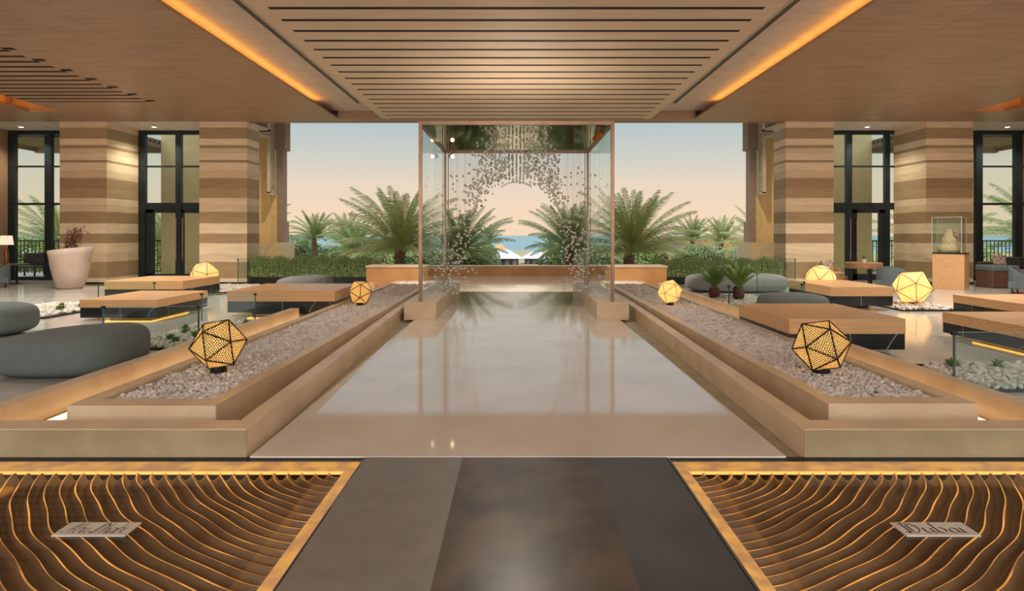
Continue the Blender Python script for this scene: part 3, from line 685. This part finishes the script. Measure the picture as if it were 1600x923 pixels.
# bead chandelier
ch = empty('bead_chandelier', (0, 13.5, 3.71), 0, 'hundreds of clear glass beads on wires shaping an arch inside the pavilion', 'chandelier')
def glass_bead():
    m, t, b, out = nodemat('clear_bead'); b.inputs['Transmission Weight'].default_value = 1; b.inputs['Roughness'].default_value = 0.02; b.inputs['IOR'].default_value = 1.5
    b.inputs['Base Color'].default_value = (.86,.84,.8,1); return m
M_bead = glass_bead()
wires = []; beads = []
def varch(x): 
    u = min(abs(x)/1.22, 1); return .35+2.55*(1-u**2.3)**(1/2.1)
tries = 0
while len(beads) < 1350 and tries < 60000:
    tries += 1
    x = random.uniform(-1.7, 1.7); y = random.uniform(-1.75, 1.85)
    zl = varch(x)
    if abs(x) > 1.0 and random.random() < .6: z = .42+random.random()**.8*2.6; keep = .85 if z < 1.8 else .22
    else:
        z = zl+random.random()**1.15*min(.95, 3.62-zl if zl < 3.5 else .1); keep = 1.0 if abs(x) < .9 else .7
    if z > 3.62 or random.random() > keep: continue
    x = round(x/.085)*.085; y = round(y/.24)*.24
    beads.append((x, y, z-3.71, abs(x)))
for k in range(13):
    x = -.36+.06*k; beads.append((x, 1.68, varch(x*1.2)+.02-3.71, 0))
rows = {}
for b_ in beads: rows.setdefault((round(b_[0],3), round(b_[1],3)), []).append(b_[2])
wm = MB()
for (x, y), zs in rows.items():
    wm.tube([(x, y, 0), (x, y, min(zs))], .0008, 3, False)
tag(wm.build('suspension_wire', mat('steel_wire', (150,150,145), rough=.3, metal=.8), ch), kind='stuff')
bm = bmesh.new(); bmesh.ops.create_uvsphere(bm, u_segments=12, v_segments=8, radius=.0245); bme = bpy.data.meshes.new('bead'); bm.to_mesh(bme); bm.free()
bme.polygons.foreach_set('use_smooth', [True]*len(bme.polygons)); bme.materials.append(M_bead)
beads.sort(key=lambda q: q[1])
nearest, rest = beads[:100], beads[100:]
for x, y, z, _ in nearest:
    o = bpy.data.objects.new('bead', bme); COL.objects.link(o); o.parent = ch; o.location = (x, y, z)
bv = np.array([v.co[:] for v in bme.vertices]); rm = MB()
bf = [tuple(p.vertices) for p in bme.polygons]
for x, y, z, _ in rest: rm.add((bv+np.array([x,y,z])).tolist(), bf)
tag(rm.build('bead_cloud', M_bead, ch, smooth=True), kind='stuff')

# ================================================================== planting beds on the lounge floor
def leaf_rosette(m, c, R, n, up=.5, w=.02):
    for i in range(n):
        a = 2*PI*i/n+random.uniform(-.2,.2); el = random.uniform(.2, 1.2)*up+.15
        d = Vector((math.cos(a)*math.cos(el), math.sin(a)*math.cos(el), math.sin(el))); L = R*random.uniform(.7,1.1)
        sd = Vector((-math.sin(a), math.cos(a), 0))*w; c_ = Vector(c); mid = c_+d*L*.5; tip = c_+d*L+Vector((0,0,-.1*L))
        m.add([c_-sd*.6, c_+sd*.6, mid+sd, mid-sd, tip, mid+Vector((0,0,-w))], [(0,1,2,3), (3,2,4)])
def bed(x0, x1, y0, y1, n_succ, label, mp=M_pebw, d=.085, curb=True):
    t = empty('planting_bed', ((x0+x1)/2, (y0+y1)/2, 0), 0, label, 'planting bed')
    w, h = (x1-x0)/2, (y1-y0)/2
    m = MB(); e = .02
    m.box(-w-e, w+e, -h-e, -h, 0, .03).box(-w-e, w+e, h, h+e, 0, .03).box(-w-e, -w, -h, h, 0, .03).box(w, w+e, -h, h, 0, .03)
    m.build('edging', M_black, t); B(-w, w, -h, h, 0, .012).build('soil', M_soil, t)
    P = scatter(-w+.03, w-.03, -h+.03, h-.03, .03, d); P[:,2] += .03*np.maximum(0, 1-(P[:,0]/w)**2)*rng.random(len(P))
    tag(stones_mesh('pebbles', P, sizes(len(P), d*.55), T1, mp, t), kind='stuff')
    for k in range(n_succ):
        sm = MB(); leaf_rosette(sm, (0,0,.0), .14, 26, .9, .016); leaf_rosette(sm, (0,0,.02), .10, 16, 1.3, .012)
        s_ = sm.build('succulent', M_agave); s_.location = (t.location.x+random.uniform(-w*.75, w*.75), t.location.y+random.uniform(-h*.8, h*.8), .05)
        yield s_
def place_bed(*a, group='succulents', where='', **k):
    for s_ in bed(*a, **k): tag(s_, 'small green spiky succulent in the %s' % where, 'succulent', group)
place_bed(-5.6, -4.42, 8.45, 10.9, 8, 'pebble bed with succulents behind the big lower left pouf', group='succulents behind the big pouf', where='white pebble bed behind the big lower left pouf')
place_bed(-10.8, -9.0, 11.6, 13.9, 6, 'white pebble bed left of the veined low table', group='succulents left of the low tables', where='pebble bed at the far left of the lounge')
place_bed(4.8, 7.2, 6.2, 7.4, 9, 'pebble bed in the lower right corner behind the glass panel', M_peb, group='succulents in the lower right corner', where='pebble bed in the lower right corner')
place_bed(4.55, 6.1, 13.3, 15.8, 0, 'grey pebble bed under the potted cycads')
place_bed(8.1, 9.4, 12.75, 14.5, 0, 'pebble bed under the largest faceted lamp')
place_bed(7.3, 8.6, 15.15, 16.6, 0, 'pebble bed under the faceted lamp behind the right low table')
place_bed(-9.6, -7.8, 16.6, 19.0, 0, 'pebble bed in front of the inner left pillar')

# glass balustrade panes
def gpane(pts, h, z0, label, ends=(0, -1)):
    x0, y0, x1, y1 = pts; o = empty('glass_screen', (x0, y0, z0), 0, label, 'glass screen')
    L = math.hypot(x1-x0, y1-y0); a = math.atan2(y1-y0, x1-x0); o.rotation_euler = (0,0,a)
    pn = B(0, L, -.006, .006, 0, h).build('pane', M_glass, o)
    B(0, L, -.0065, .0065, h, h+.003).build('top_edge', mat('glass_top_edge', (150,190,180), rough=.2), pn)
    for x in (0, L): B(x-.008, x+.008, -.009, .009, 0, h+.003).build('end_edge', M_edge, pn); B(x-.025, x+.025, -.016, .016, h-.03, h+.006).build('clip', M_black, pn)
gpane((-5.68, 8.36, -4.37, 8.36), .62, 0, 'low clear glass screen behind the big lower left pouf')
gpane((4.37, 6.07, 7.6, 6.07), .63, 0, 'low clear glass screen at the right edge, ending in a dark vertical post')
gpane((-5.9, 11.4, -4.9, 11.4), .5, 0, 'low clear glass screen in front of the wide left low table')
gpane((-9.7, 14.1, -8.4, 14.1), .5, 0, 'low clear glass screen behind the veined left low table')
gpane((4.4, 12.6, 6.1, 13.0), .55, 0, 'low clear glass screen in front of the potted cycads')
gpane((6.15, 13.0, 6.45, 16.3), .6, 0, 'low clear glass screen running back beside the potted cycads')
gpane((-8.75, 19.1, -8.75, 21.5), .85, 0, 'clear glass screen at the edge of the grass planter by the left pillar')
gpane((8.75, 19.1, 8.75, 21.5), .85, 0, 'clear glass screen by the right pillar at the opening')

# ================================================================== grass planters
def grass_planter(x0, x1, y, lab, H, n):
    p = empty('grass_planter', ((x0+x1)/2, y, 0), 0, lab, 'planter'); w = (x1-x0)/2
    B(-w, w, -.35, .35, 0, .24).build('planter_box', mat('black_planter', (30,32,32), rough=.35), p, bevel=.005); B(-w+.03, w-.03, -.32, .32, .24, .25).build('soil', M_soil, p)
    m = MB()
    for i in range(n):
        x = random.uniform(-w+.05, w-.05); yy = random.uniform(-.33, .33); h = H*random.uniform(.6, 1.05)*(1+.1*math.sin(x*9)); a = random.uniform(0, 2*PI); b = random.uniform(.02,.16)
        dx, dy = math.cos(a)*b, math.sin(a)*b; q = .012
        m.add([(x-q,yy,.25),(x+q,yy,.25),(x+q*.7+dx*.4,yy+dy*.4,.25+h*.6),(x-q*.7+dx*.4,yy+dy*.4,.25+h*.6),(x+dx,yy+dy,.25+h)], [(0,1,2,3),(3,2,4)])
    tag(m.build('grass', M_grass, p), kind='stuff')
grass_planter(-8.6, -4.5, 19.9, 'long black planter of tall green grass at the left of the opening', .64, 12000)
grass_planter(4.5, 8.6, 19.9, 'long black planter of tall green grass at the right of the opening', .58, 11000)

# cycads in small pots
def cycad(x, y, h, label):
    o = empty('potted_cycad', (x, y, .04), 0, label, 'potted plant')
    MB().lathe([(.09,0),(.13,.1),(.135,.2),(.11,.27),(.09,.28)], 20).build('trunk', mat('rust_trunk', (112,66,44), (84,48,32), rough=.8, scale=14, bump=.6), o, smooth=True)
    m = MB()
    for i in range(40):
        a = i*2.39996+random.uniform(-.2,.2); el = random.uniform(.75, 1.4); L = h*random.uniform(.8,1.05)
        pts = []
        for k in range(9):
            t = k/8; r = L*t*math.cos(el)*(1+.35*t); z = .27+L*t*math.sin(el)*(1-.12*t*t)
            pts.append(Vector((math.cos(a)*r, math.sin(a)*r, z)))
        m.tube(pts, [.008]*5+[.005]*4, 4, False); sd = Vector((-math.sin(a), math.cos(a), 0))
        for k in range(26):
            t = .22+.78*k/26; q = t*8; i0 = min(int(q), 7); p = pts[i0].lerp(pts[i0+1], q-i0); d = (pts[i0+1]-pts[i0]).normalized()
            for sg in (-1, 1):
                tip = p+(sd*sg*.75+d*.75)*.11*(1-.35*t); w_ = d*.008
                m.add([p-w_, p+w_, tip], [(0,1,2)])
    m.build('frond', M_agave, o)
cycad(5.3, 14.5, .72, 'potted cycad nearest the low table, second from the left')
cycad(5.55, 15.2, .68, 'potted cycad just behind the front one, with rusty trunk')
cycad(4.85, 14.9, .62, 'leftmost potted cycad standing on the grey pebbles')

# ================================================================== planter pot, furniture
pt_ = empty('tall_planter_pot', (-13.35, 18.2, 0), 0, 'large pale flared clay pot with dried coral-like plant by the left pillar', 'planter pot')
def slanted_pot():
    m = MB(); n = 40; prof = [(.28,0),(.34,.06),(.43,.35),(.50,.7),(.54,1.0),(.57,1.18),(.53,1.18),(.49,1.0),(.4,.6)]
    m.lathe(prof, n)
    m.v = [(x, y, z*(1+(.10*x if z > .3 else 0))) for x, y, z in m.v]; return m
slanted_pot().build('pot', mat('pale_clay', (196,178,164), (184,164,150), rough=.7, scale=3, bump=.1), pt_, smooth=True)
m = MB()
for i in range(9):
    a = random.uniform(0,2*PI); top = Vector((.05+.22*math.cos(a)*.8+.1, .2*math.sin(a), 1.75+random.uniform(-.2,.15)))
    base = Vector((random.uniform(-.15,.1), random.uniform(-.1,.1), .9)); m.tube([base, base.lerp(top,.5)+Vector((-.05,0,0)), top], [.02,.014,.006], 5, False)
m.build('branch', mat('dry_branch', (92,62,48), rough=.9), pt_)
m = MB()
for i in range(520):
    t = random.random()**.8; c = Vector((-.12+.32*t+random.gauss(0,.10*(1.15-t*.5)), random.gauss(0,.12), 1.15+.62*t+random.gauss(0,.04)))
    d = Vector((random.gauss(0,1), random.gauss(0,1), random.gauss(0,1))).normalized()*.045; e = d.orthogonal().normalized()*.025
    m.add([c-e, c+e, c+d], [(0,1,2)])
m.build('dried_leaves', mat('dried_leaf', (128,88,74), (98,62,52), rough=.8), pt_)

M_tan = mat('tan_upholstery', (186,150,112), rough=.9, scale=20); M_cus = mat('patterned_cushion', (206,190,170), (120,90,80), rough=.9, scale=30, lo=.48, hi=.52)
M_green = mat('dark_green_upholstery', (62,66,58), rough=.9); M_bluegrey = mat('blue_grey_upholstery', (96,108,112), rough=.9)
M_or2 = mat('cognac_leather', (172,112,70), (150,94,58), rough=.5); M_bro = mat('brown_leather', (96,66,52), rough=.5)
def armchair(x, y, rz, label, m_seat, m_back, sc_=1):
    o = empty('armchair', (x, y, 0), rz, label, 'armchair'); k = sc_
    B(-.36*k, .36*k, -.36*k, .36*k, .12, .32).build('seat_base', m_back, o, bevel=.04); B(-.28*k, .28*k, -.34*k, .26*k, .30, .44).build('seat_cushion', m_seat, o, bevel=.05)
    pts = []
    m = MB()
    for i in range(15):
        a = PI*i/14; q = 1
        pts.append((math.cos(a)*.40*k, math.sin(a)*.42*k-.02, .5+.22*math.sin(a)))
    for i in range(14):
        (xa,ya,za),(xb,yb,zb) = pts[i], pts[i+1]
        f = .87
        m.add([(xa,ya,.14),(xb,yb,.14),(xb,yb,zb),(xa,ya,za),(xa*f,ya*f,.14),(xb*f,yb*f,.14),(xb*f,yb*f,zb),(xa*f,ya*f,za)], [(0,1,2,3),(7,6,5,4),(3,2,6,7),(0,4,5,1)]+([(0,3,7,4)] if i == 0 else [])+([(1,5,6,2)] if i == 13 else []))
    m.build('back_shell', m_back, o)
    for sx in (-.28, .28):
        for sy in (-.28, .28): MB().tube([(sx*k, sy*k, 0), (sx*k, sy*k, .13)], .018).build('leg', M_black, o)
    return o
armchair(9.95, 19.3, .3, 'tan armchair with light cushions by the right glass door', M_tan, M_tan)
armchair(10.75, 17.4, 2.4, 'blue-grey armchair turned toward the round side table', M_bluegrey, M_bluegrey)
armchair(14.0, 16.6, .7, 'blue-grey armchair cut by the right edge in front of the sofa', M_bro, M_bluegrey, 1.1)
armchair(-16.0, 18.6, -.9, 'blue-grey armchair at the left edge beside the shaded lamp', M_bluegrey, M_bluegrey)
cu = tag(B(-.2, .2, -.06, .06, 0, .36).build('cushion', M_cus, bevel=.05), 'striped tan cushion resting on the tan armchair', 'cushion'); cu.location = (9.85, 19.22, .45); cu.rotation_euler = (-.3,0,.3)
rt = empty('round_side_table', (10.45, 18.3, 0), 0, 'round wooden side table with black legs by the right glass door', 'table')
MB().lathe([(.48,.60),(.5,.62),(.5,.76),(.48,.78)], 36).build('table_top', mat('walnut_top', (150,112,78), (128,94,64), rough=.4, scale=6, stretch=(.4,5,5)), rt)
for a in (0.4, 2.5, 4.6): MB().tube([(.3*math.cos(a), .3*math.sin(a), .6), (.34*math.cos(a), .34*math.sin(a), 0)], .03, 8).build('leg', M_black, rt)
sp_ = empty('small_potted_plant', (10.4, 18.2, .78), 0, 'tiny green plant in a pale pot on the round side table', 'potted plant')
MB().lathe([(.05,0),(.07,.1),(.06,.1)], 16).build('pot', M_white, sp_); mm = MB(); leaf_rosette(mm, (0,0,.1), .16, 22, 1.2, .015); mm.build('leaves', M_agave, sp_)
# vitrine
pd = empty('display_pedestal', (13.0, 18.2, 0), PI/4, 'square oak display pedestal by the outer right pillar', 'pedestal')
B(-.39, .39, -.39, .39, 0, 1.04).build('body', M_table, pd, bevel=.004); B(-.4, .4, -.4, .4, 1.04, 1.07).build('top', M_black, pd)
vc = empty('glass_case', (12.95, 18.2, 1.07), PI/4, 'clear glass display case standing on the oak pedestal', 'glass case')
m = MB(); q, h = .36, 1.05
for a, b in (((-q,-q),(q,-q)), ((q,-q),(q,q)), ((q,q),(-q,q)), ((-q,q),(-q,-q))):
    m.box(min(a[0],b[0])-.004, max(a[0],b[0])+.004, min(a[1],b[1])-.004, max(a[1],b[1])+.004, 0, h)
m.box(-q, q, -q, q, h, h+.008).build('pane', M_glass, vc)
m = MB()
for x in (-q, q):
    for y in (-q, q): m.box(x-.007, x+.007, y-.007, y+.007, 0, h)
for x in (-q, q): m.box(x-.007, x+.007, -q, q, h, h+.012); m.box(-q, q, x-.007, x+.007, h, h+.012)
m.build('corner_edge', mat('bright_glass_edge', (190,190,170), rough=.2), vc)
sc2 = empty('shell_sculpture', (12.95, 18.2, 1.07), 0, 'beige tiered sculpture with pink blossoms inside the glass case', 'sculpture')
m = MB(); prof = []
for z, r in ((0,.27),(.1,.28),(.2,.27),(.24,.2),(.34,.2),(.44,.18),(.48,.13),(.6,.12),(.7,.06)): prof.append((r, z))
m.lathe(prof, 28); m.v = [(x*(1+.08*math.sin(9*z*7+x*20)), y*(1+.08*math.cos(x*25+z*30)), z) for x,y,z in m.v]
m.build('tiers', mat('sand_tiers', (206,174,140), (186,150,118), rough=.8, scale=12, bump=.4), sc2, smooth=True)
m = MB()
for i in range(70):
    z = random.uniform(.15,.75); a = random.uniform(-1.5,.8); r = .27-.24*z+.02; c = Vector((r*math.cos(a)+.02, r*math.sin(a)-.03, z))
    for k in range(5):
        b = k*2*PI/5; d = Vector((math.cos(b)*.03, -.012, math.sin(b)*.03)); e = d.cross(Vector((0,1,0))).normalized()*.012
        m.add([c, c+d*.6+e, c+d, c+d*.6-e], [(0,1,2,3)])
m.build('blossom', mat('pink_blossom', (214,160,140), rough=.7), sc2)
# sofa
sf = empty('sofa', (16.34, 19.15, 0), 0, 'long cognac leather sofa with dark green back cushions, far right', 'sofa')
B(-1.35, 1.6, -.45, .55, .1, .34).build('seat_base', M_or2, sf, bevel=.03)
for k in range(3): B(-1.33+.98*k, -.37+.98*k, -.44, .3, .34, .52).build('seat_cushion', M_or2, sf, bevel=.05)
for k in range(3): B(-1.0+.85*k, -.2+.85*k, .25, .5, .5, .9).build('back_cushion', M_green, sf, bevel=.07)
B(-1.4, 1.6, .48, .62, .1, .74).build('backrest', M_bro, sf, bevel=.03)
of = empty('ottoman', (14.62, 18.6, 0), 0, 'dark brown ottoman with a blue-grey pad at the sofa end', 'ottoman')
B(-.33, .33, -.35, .35, 0, .5).build('body', M_bro, of, bevel=.03); B(-.34, .5, -.36, .36, .5, .68).build('pad', M_bluegrey, of, bevel=.05)
cu = tag(B(-.2, .2, -.06, .06, 0, .34).build('cushion', M_cus, bevel=.05), 'patterned cushion leaning on the blue-grey ottoman pad by the window', 'cushion'); cu.location = (14.95, 18.8, .66); cu.rotation_euler = (-.25,.1,.1)
# left edge table lamp on a side table
st_ = empty('side_table', (-16.35, 19.9, 0), 0, 'small dark side table carrying the shaded lamp at the left edge', 'table')
MB().lathe([(.32,.62),(.32,.66)], 28).build('table_top', M_bro, st_); MB().tube([(0,0,.02),(0,0,.62)], .03).lathe([(.2,0),(.2,.02)], 20).build('pedestal', M_black, st_)
tl = empty('table_lamp', (-16.65, 19.85, .66), 0, 'table lamp with cream drum shade at the left edge', 'lamp')
MB().lathe([(.09,0),(.09,.02),(.05,.12),(.07,.3),(.03,.5),(.012,.62)], 20).build('base', mat('brass_lamp', (140,100,60), rough=.3, metal=.7), tl, smooth=True)
MB().lathe([(.19,.62),(.15,.92)], 28).build('lamp_shade', emit('lit_cream_shade', (1,.74,.5), 1.0), tl)
# terrace furniture outside window 1
for x, lab in ((-18.9, 'dark outdoor armchair beyond the far left window, the left one'), (-17.6, 'dark outdoor armchair beyond the far left window, the right one')):
    o = empty('outdoor_chair', (x, 23.6, 0), .2, lab, 'chair')
    B(-.35,.35,-.35,.35,.3,.42).build('seat', M_green, o, bevel=.03); B(-.35,.35,.3,.38,.42,.9).build('backrest', M_black, o, bevel=.02)
    for sx in (-.34,.34):
        B(sx-.03,sx+.03,-.36,.36,.6,.64).build('armrest', M_black, o)
        for sy in (-.33,.33): B(sx-.025,sx+.025,sy-.025,sy+.025,0,.6).build('leg', M_black, o)

# ================================================================== garden and sea
G = -1.5
g_ = tag(B(-160, 160, 26.1, 118, G-.5, G).build('garden_ground', mat('garden_lawn', (112,116,72), (176,154,112), rough=.95, scale=.15)), 'lawn and sandy garden ground below the terrace', 'ground'); g_['kind'] = 'structure'
struct(B(-160, 160, 118, 128, -6.6, G-.4).build('beach_slope', mat('beach_sand', (214,188,146), rough=.95)))
sea = tag(B(-4000, 4000, 126, 7000, -7, -6).build('sea', mat('sea_water', (72,118,126), (82,130,136), rough=.35, scale=.02, stretch=(.2,1,1), spec=.3)), 'calm blue-green sea out to the horizon', 'sea'); sea['kind'] = 'structure'

def palm(x, y, zc, L, nf, label, m_leaf=M_leaf, trunk=True, group=None, dens=64):
    o = empty('date_palm', (x, y, G), 0, label, 'palm tree', group)
    H = zc-G
    tm = MB(); n = 14; pts = [(.1*math.sin(k*.4), 0, H*k/n) for k in range(n+1)]
    tm.tube(pts, [(.20 if k % 2 else .24)*L/2.8 for k in range(n+1)], 10).build('trunk', M_trunk, o)
    m = MB()
    for i in range(nf):
        a = i*2.39996+random.uniform(-.2,.2); t0 = (i+.5)/nf; el = 1.5-1.35*t0**1.2+random.uniform(-.08,.08); l = L*random.uniform(.85,1.08)*(.85+.3*math.sin(PI*t0))
        p = Vector((0,0,H)); pts = [p.copy()]; e = el; N = 12
        for k in range(N):
            e -= (.55+.45*math.cos(el))/N*(.2+1.5*k/N)
            p = p+Vector((math.cos(a)*math.cos(e), math.sin(a)*math.cos(e), math.sin(e)))*l/N; pts.append(p.copy())
        m.tube(pts, [.03*(1-k/(N+1))+.004 for k in range(N+1)], 4, False)
        sd = Vector((-math.sin(a), math.cos(a), 0))
        for k in range(dens):
            t = .12+.87*k/dens; q = t*N; i0 = min(int(q), N-1); c = pts[i0].lerp(pts[i0+1], q-i0); d = (pts[i0+1]-pts[i0]).normalized(); nrm = sd.cross(d)
            ll = .17*L*math.sin(PI*min(1, .15+.8*t))**.7*random.uniform(.85,1.15)
            for sg in (-1, 1):
                v = (sd*sg*.62+d*.95+nrm*.35-Vector((0,0,.2*random.random()))).normalized(); w = d*.013*L/2.8
                mid = c+v*ll*.5
                m.add([c-w*.6, c+w*.6, mid+w, mid-w, c+v*ll-Vector((0,0,ll*.18))], [(0,1,2,3),(3,2,4)])
    m.build('crown', m_leaf, o); return o
palm(-6.25, 33, .7, 3.95, 52, 'tallest date palm, just left of the glass pavilion', M_leaf)
palm(-3.2, 34.5, .5, 3.1, 48, 'dense date palm seen through the left glass wall of the pavilion', M_leafd)
palm(6.2, 33, .6, 3.9, 52, 'tall date palm just right of the glass pavilion', M_leaf)
palm(3.1, 34.5, .7, 3.1, 48, 'dense date palm seen through the right glass wall of the pavilion', M_leafd)
palm(-17.2, 52, 1.3, 2.6, 34, 'small date palm with visible trunk at the left of the view', M_leafd)
palm(-14.2, 51, 1.2, 2.6, 34, 'small date palm second from the left in the view', M_leaf)
palm(-11.6, 44, .2, 2.7, 34, 'spreading palm between the small left palms and the tallest one', M_leafd)
palm(-20.0, 46, 1.6, 3.2, 30, 'palm reaching in from behind the left lattice arch', M_leafd)
palm(16.0, 55, 1.2, 2.4, 34, 'small date palm with tan trunk at the right of the view', M_leafd)
palm(17.6, 52, 1.0, 2.6, 34, 'small date palm beside the right lattice arch', M_leaf)
palm(16.5, 40, .4, 3.4, 34, 'large palm reaching in from behind the right lattice arch', M_leaf)
palm(-2.9, 66, 1.0, 2.0, 26, 'little palm left of the distant white tents', M_leafd)
palm(3.6, 62, .2, 2.0, 26, 'little palm right of the distant white tents', M_leafd)
palm(5.2, 60, .7, 2.2, 26, 'little palm farther right before the sea', M_leafd)
palm(-25.5, 34, .9, 3.3, 34, 'palm outside the left glass door', M_leaf)
palm(-21.5, 37, .6, 3.0, 30, 'palm low behind the railing outside the left glass door', M_leaf)
palm(24.5, 36, .9, 3.6, 36, 'palm outside the right glass door', M_leaf)
palm(29.5, 34, 1.3, 4.0, 36, 'palm outside the far right window', M_leaf)
def bush(x, y, w, d, h, label, m_=M_bush, n=5000, leaf=.13):
    o = empty('garden_bush', (x, y, G), 0, label, 'bush'); m = MB()
    blobs = [(random.uniform(-.6,.6)*w, random.uniform(-.5,.5)*d, random.uniform(.3,.6)*h, random.uniform(.35,.5)) for _ in range(7)]+[(0,0,.45*h,.62)]
    for i in range(n):
        b = random.choice(blobs); u = Vector((random.gauss(0,1), random.gauss(0,1), random.gauss(0,1))).normalized()
        c = Vector((b[0]+u.x*w*b[3], b[1]+u.y*d*b[3], max(.02, b[2]+u.z*h*b[3]*.95)))*1.0
        e = Vector((random.gauss(0,1), random.gauss(0,1), random.gauss(0,1))).normalized()*leaf; f = e.orthogonal().normalized()*leaf*.45
        m.add([c-e, c+f, c+e, c-f], [(0,1,2,3)])
    m.build('foliage', m_, o)
    MB().lathe([(w*.4,.0),(w*.55,h*.3),(w*.4,h*.65),(w*.1,h*.8)], 12, sy=d/w).build('dark_core', M_soil, o)  # solid dark core added inside the leaf shell
bushes = [(-20.5,54,4,2,3.0,'green bush mass at the far left of the view',M_leafd),(-14,56,4,2,2.6,'green bush mass below the small left palms',M_leafd),(-9.5,42,2.6,1.6,2.1,'low hedge left of the tallest palm',M_bush),
 (-5.2,38,2.6,1.5,2.2,'shrub at the foot of the tallest palm',M_leafd),(-2.9,37,1.6,1.2,2.2,'leafy shrub behind the left glass wall',M_leafd),(-3.6,58,2.4,2,2.4,'shrub behind the pavilion, left of the tents',M_leafd),
 (3.2,38,1.8,1.3,2.3,'leafy shrub behind the right glass wall',M_leafd),(5.8,40,2.2,1.4,2.2,'shrub at the foot of the right tall palm',M_leafd),(9.8,44,2.6,2,2.8,'yellow-green rounded bush right of the tall palm',M_bush),(14.5,46,3,2,2.3,'low hedge before the tan garden building',M_leafd),(5.6,56,2.6,2,2.2,'shrub right of the distant tents',M_leafd),
 (-22,32,3.2,1.5,3.0,'sunlit hedge behind the railing at the left door',M_bush),(-28,32,3.4,1.5,3.0,'sunlit hedge behind the railing at the far left window',M_bush),(22,32,3.2,1.5,2.9,'sunlit hedge behind the railing at the right door',M_bush),(28,31,3.4,1.5,3.0,'sunlit hedge behind the railing at the far right window',M_bush)]
for x,y,w,d,h,l,mm in bushes: bush(x,y,w,d,h,l,mm)
# distant buildings and tents
def pav(name, x, y, w, d, h, label, mw, mr, roof=.8, openings=0):
    o = empty(name, (x, y, G), 0, label, 'building'); wl = B(-w/2, w/2, -d/2, d/2, 0, h).build('wall', mw, o)
    if roof: MB().add([(-w/2-.4,-d/2-.4,h),(w/2+.4,-d/2-.4,h),(w/2+.4,d/2+.4,h),(-w/2-.4,d/2+.4,h),(-w/6,0,h+roof),(w/6,0,h+roof)], [(0,1,5,4),(1,2,5),(2,3,4,5),(3,0,4),(3,2,1,0)]).build('roof', mr, o)
    for k in range(openings):
        xx = -w/2+(k+.5)*w/openings; B(xx-w/openings*.28, xx+w/openings*.28, -d/2-.03, -d/2+.01, 0, h*.8).build('opening', M_brown, wl)
M_tent = mat('white_tent_cloth', (206,206,216), rough=.8); M_tanw = mat('tan_garden_wall', (206,160,104), rough=.9); M_bluew = mat('dusky_blue_wall', (74,90,110), rough=.9)
pav('beach_tent', -1.3, 62, 3.0, 3, .75, 'distant beach pavilion with white sloping roof, left of centre', M_bluew, M_tent, .85, 4)
pav('beach_tent', 2.2, 66, 2.6, 3, .6, 'distant beach pavilion with white roof, right of centre', M_bluew, M_tent, .7, 4)
pav('thatched_shelter', -2.0, 72, 1.8, 3, .9, 'distant tan thatched shelter left of the tents', M_tanw, M_tanw, 1.1, 0)
pav('garden_building', -18, 66, 12, 3, 1.6, 'long low dark garden building behind the left palms', M_bluew, M_tanw, 0, 0)
pav('garden_wall', -15, 59.5, 9, .5, 1.25, 'low tan garden wall behind the left palms', M_tanw, M_tanw, 0, 0)
pav('garden_building', 19, 62, 12, 3, 2.9, 'tan garden building with arched openings behind the right palms', M_tanw, M_tanw, 0, 6)

GR = {'faceted_lamp': 'faceted glowing floor lamps', 'low_table': 'oak and black marble low tables', 'pouf': 'rounded grey poufs', 'glass_screen': 'low glass screens', 'stone_pillar': 'banded travertine pillars',
 'date_palm': 'date palms in the garden', 'garden_bush': 'bushes in the garden', 'armchair': 'lounge armchairs', 'potted_cycad': 'potted cycads', 'planting_bed': 'pebble planting beds', 'cushion': 'loose cushions',
 'stone_curb': 'stone curbs beside the walkway', 'pebble_tray': 'pebble trays beside the walkway', 'light_basin': 'glowing ripple basins', 'name_plaque': 'name plaques', 'spotlight': 'copper pavilion spotlights', 'downlight': 'recessed ceiling downlights',
 'air_diffuser': 'linear ceiling diffusers', 'cove_light_strip': 'cove light strips', 'grass_planter': 'black grass planters', 'stone_plinth': 'pavilion plinths', 'railing': 'terrace railings', 'outdoor_chair': 'terrace chairs', 'beach_tent': 'distant beach pavilions', 'building_wing': 'cream building wings', 'terrace_canopy': 'terrace canopies', 'trench_light_strip': 'trench light strips', 'stone_box_planter': 'orange stone boxes', 'pebble_bed': 'pebble beds'}
for o in bpy.data.objects:
    b = o.name.split('.')[0]
    if o.parent is None and b in GR and 'group' not in o: o['group'] = GR[b]
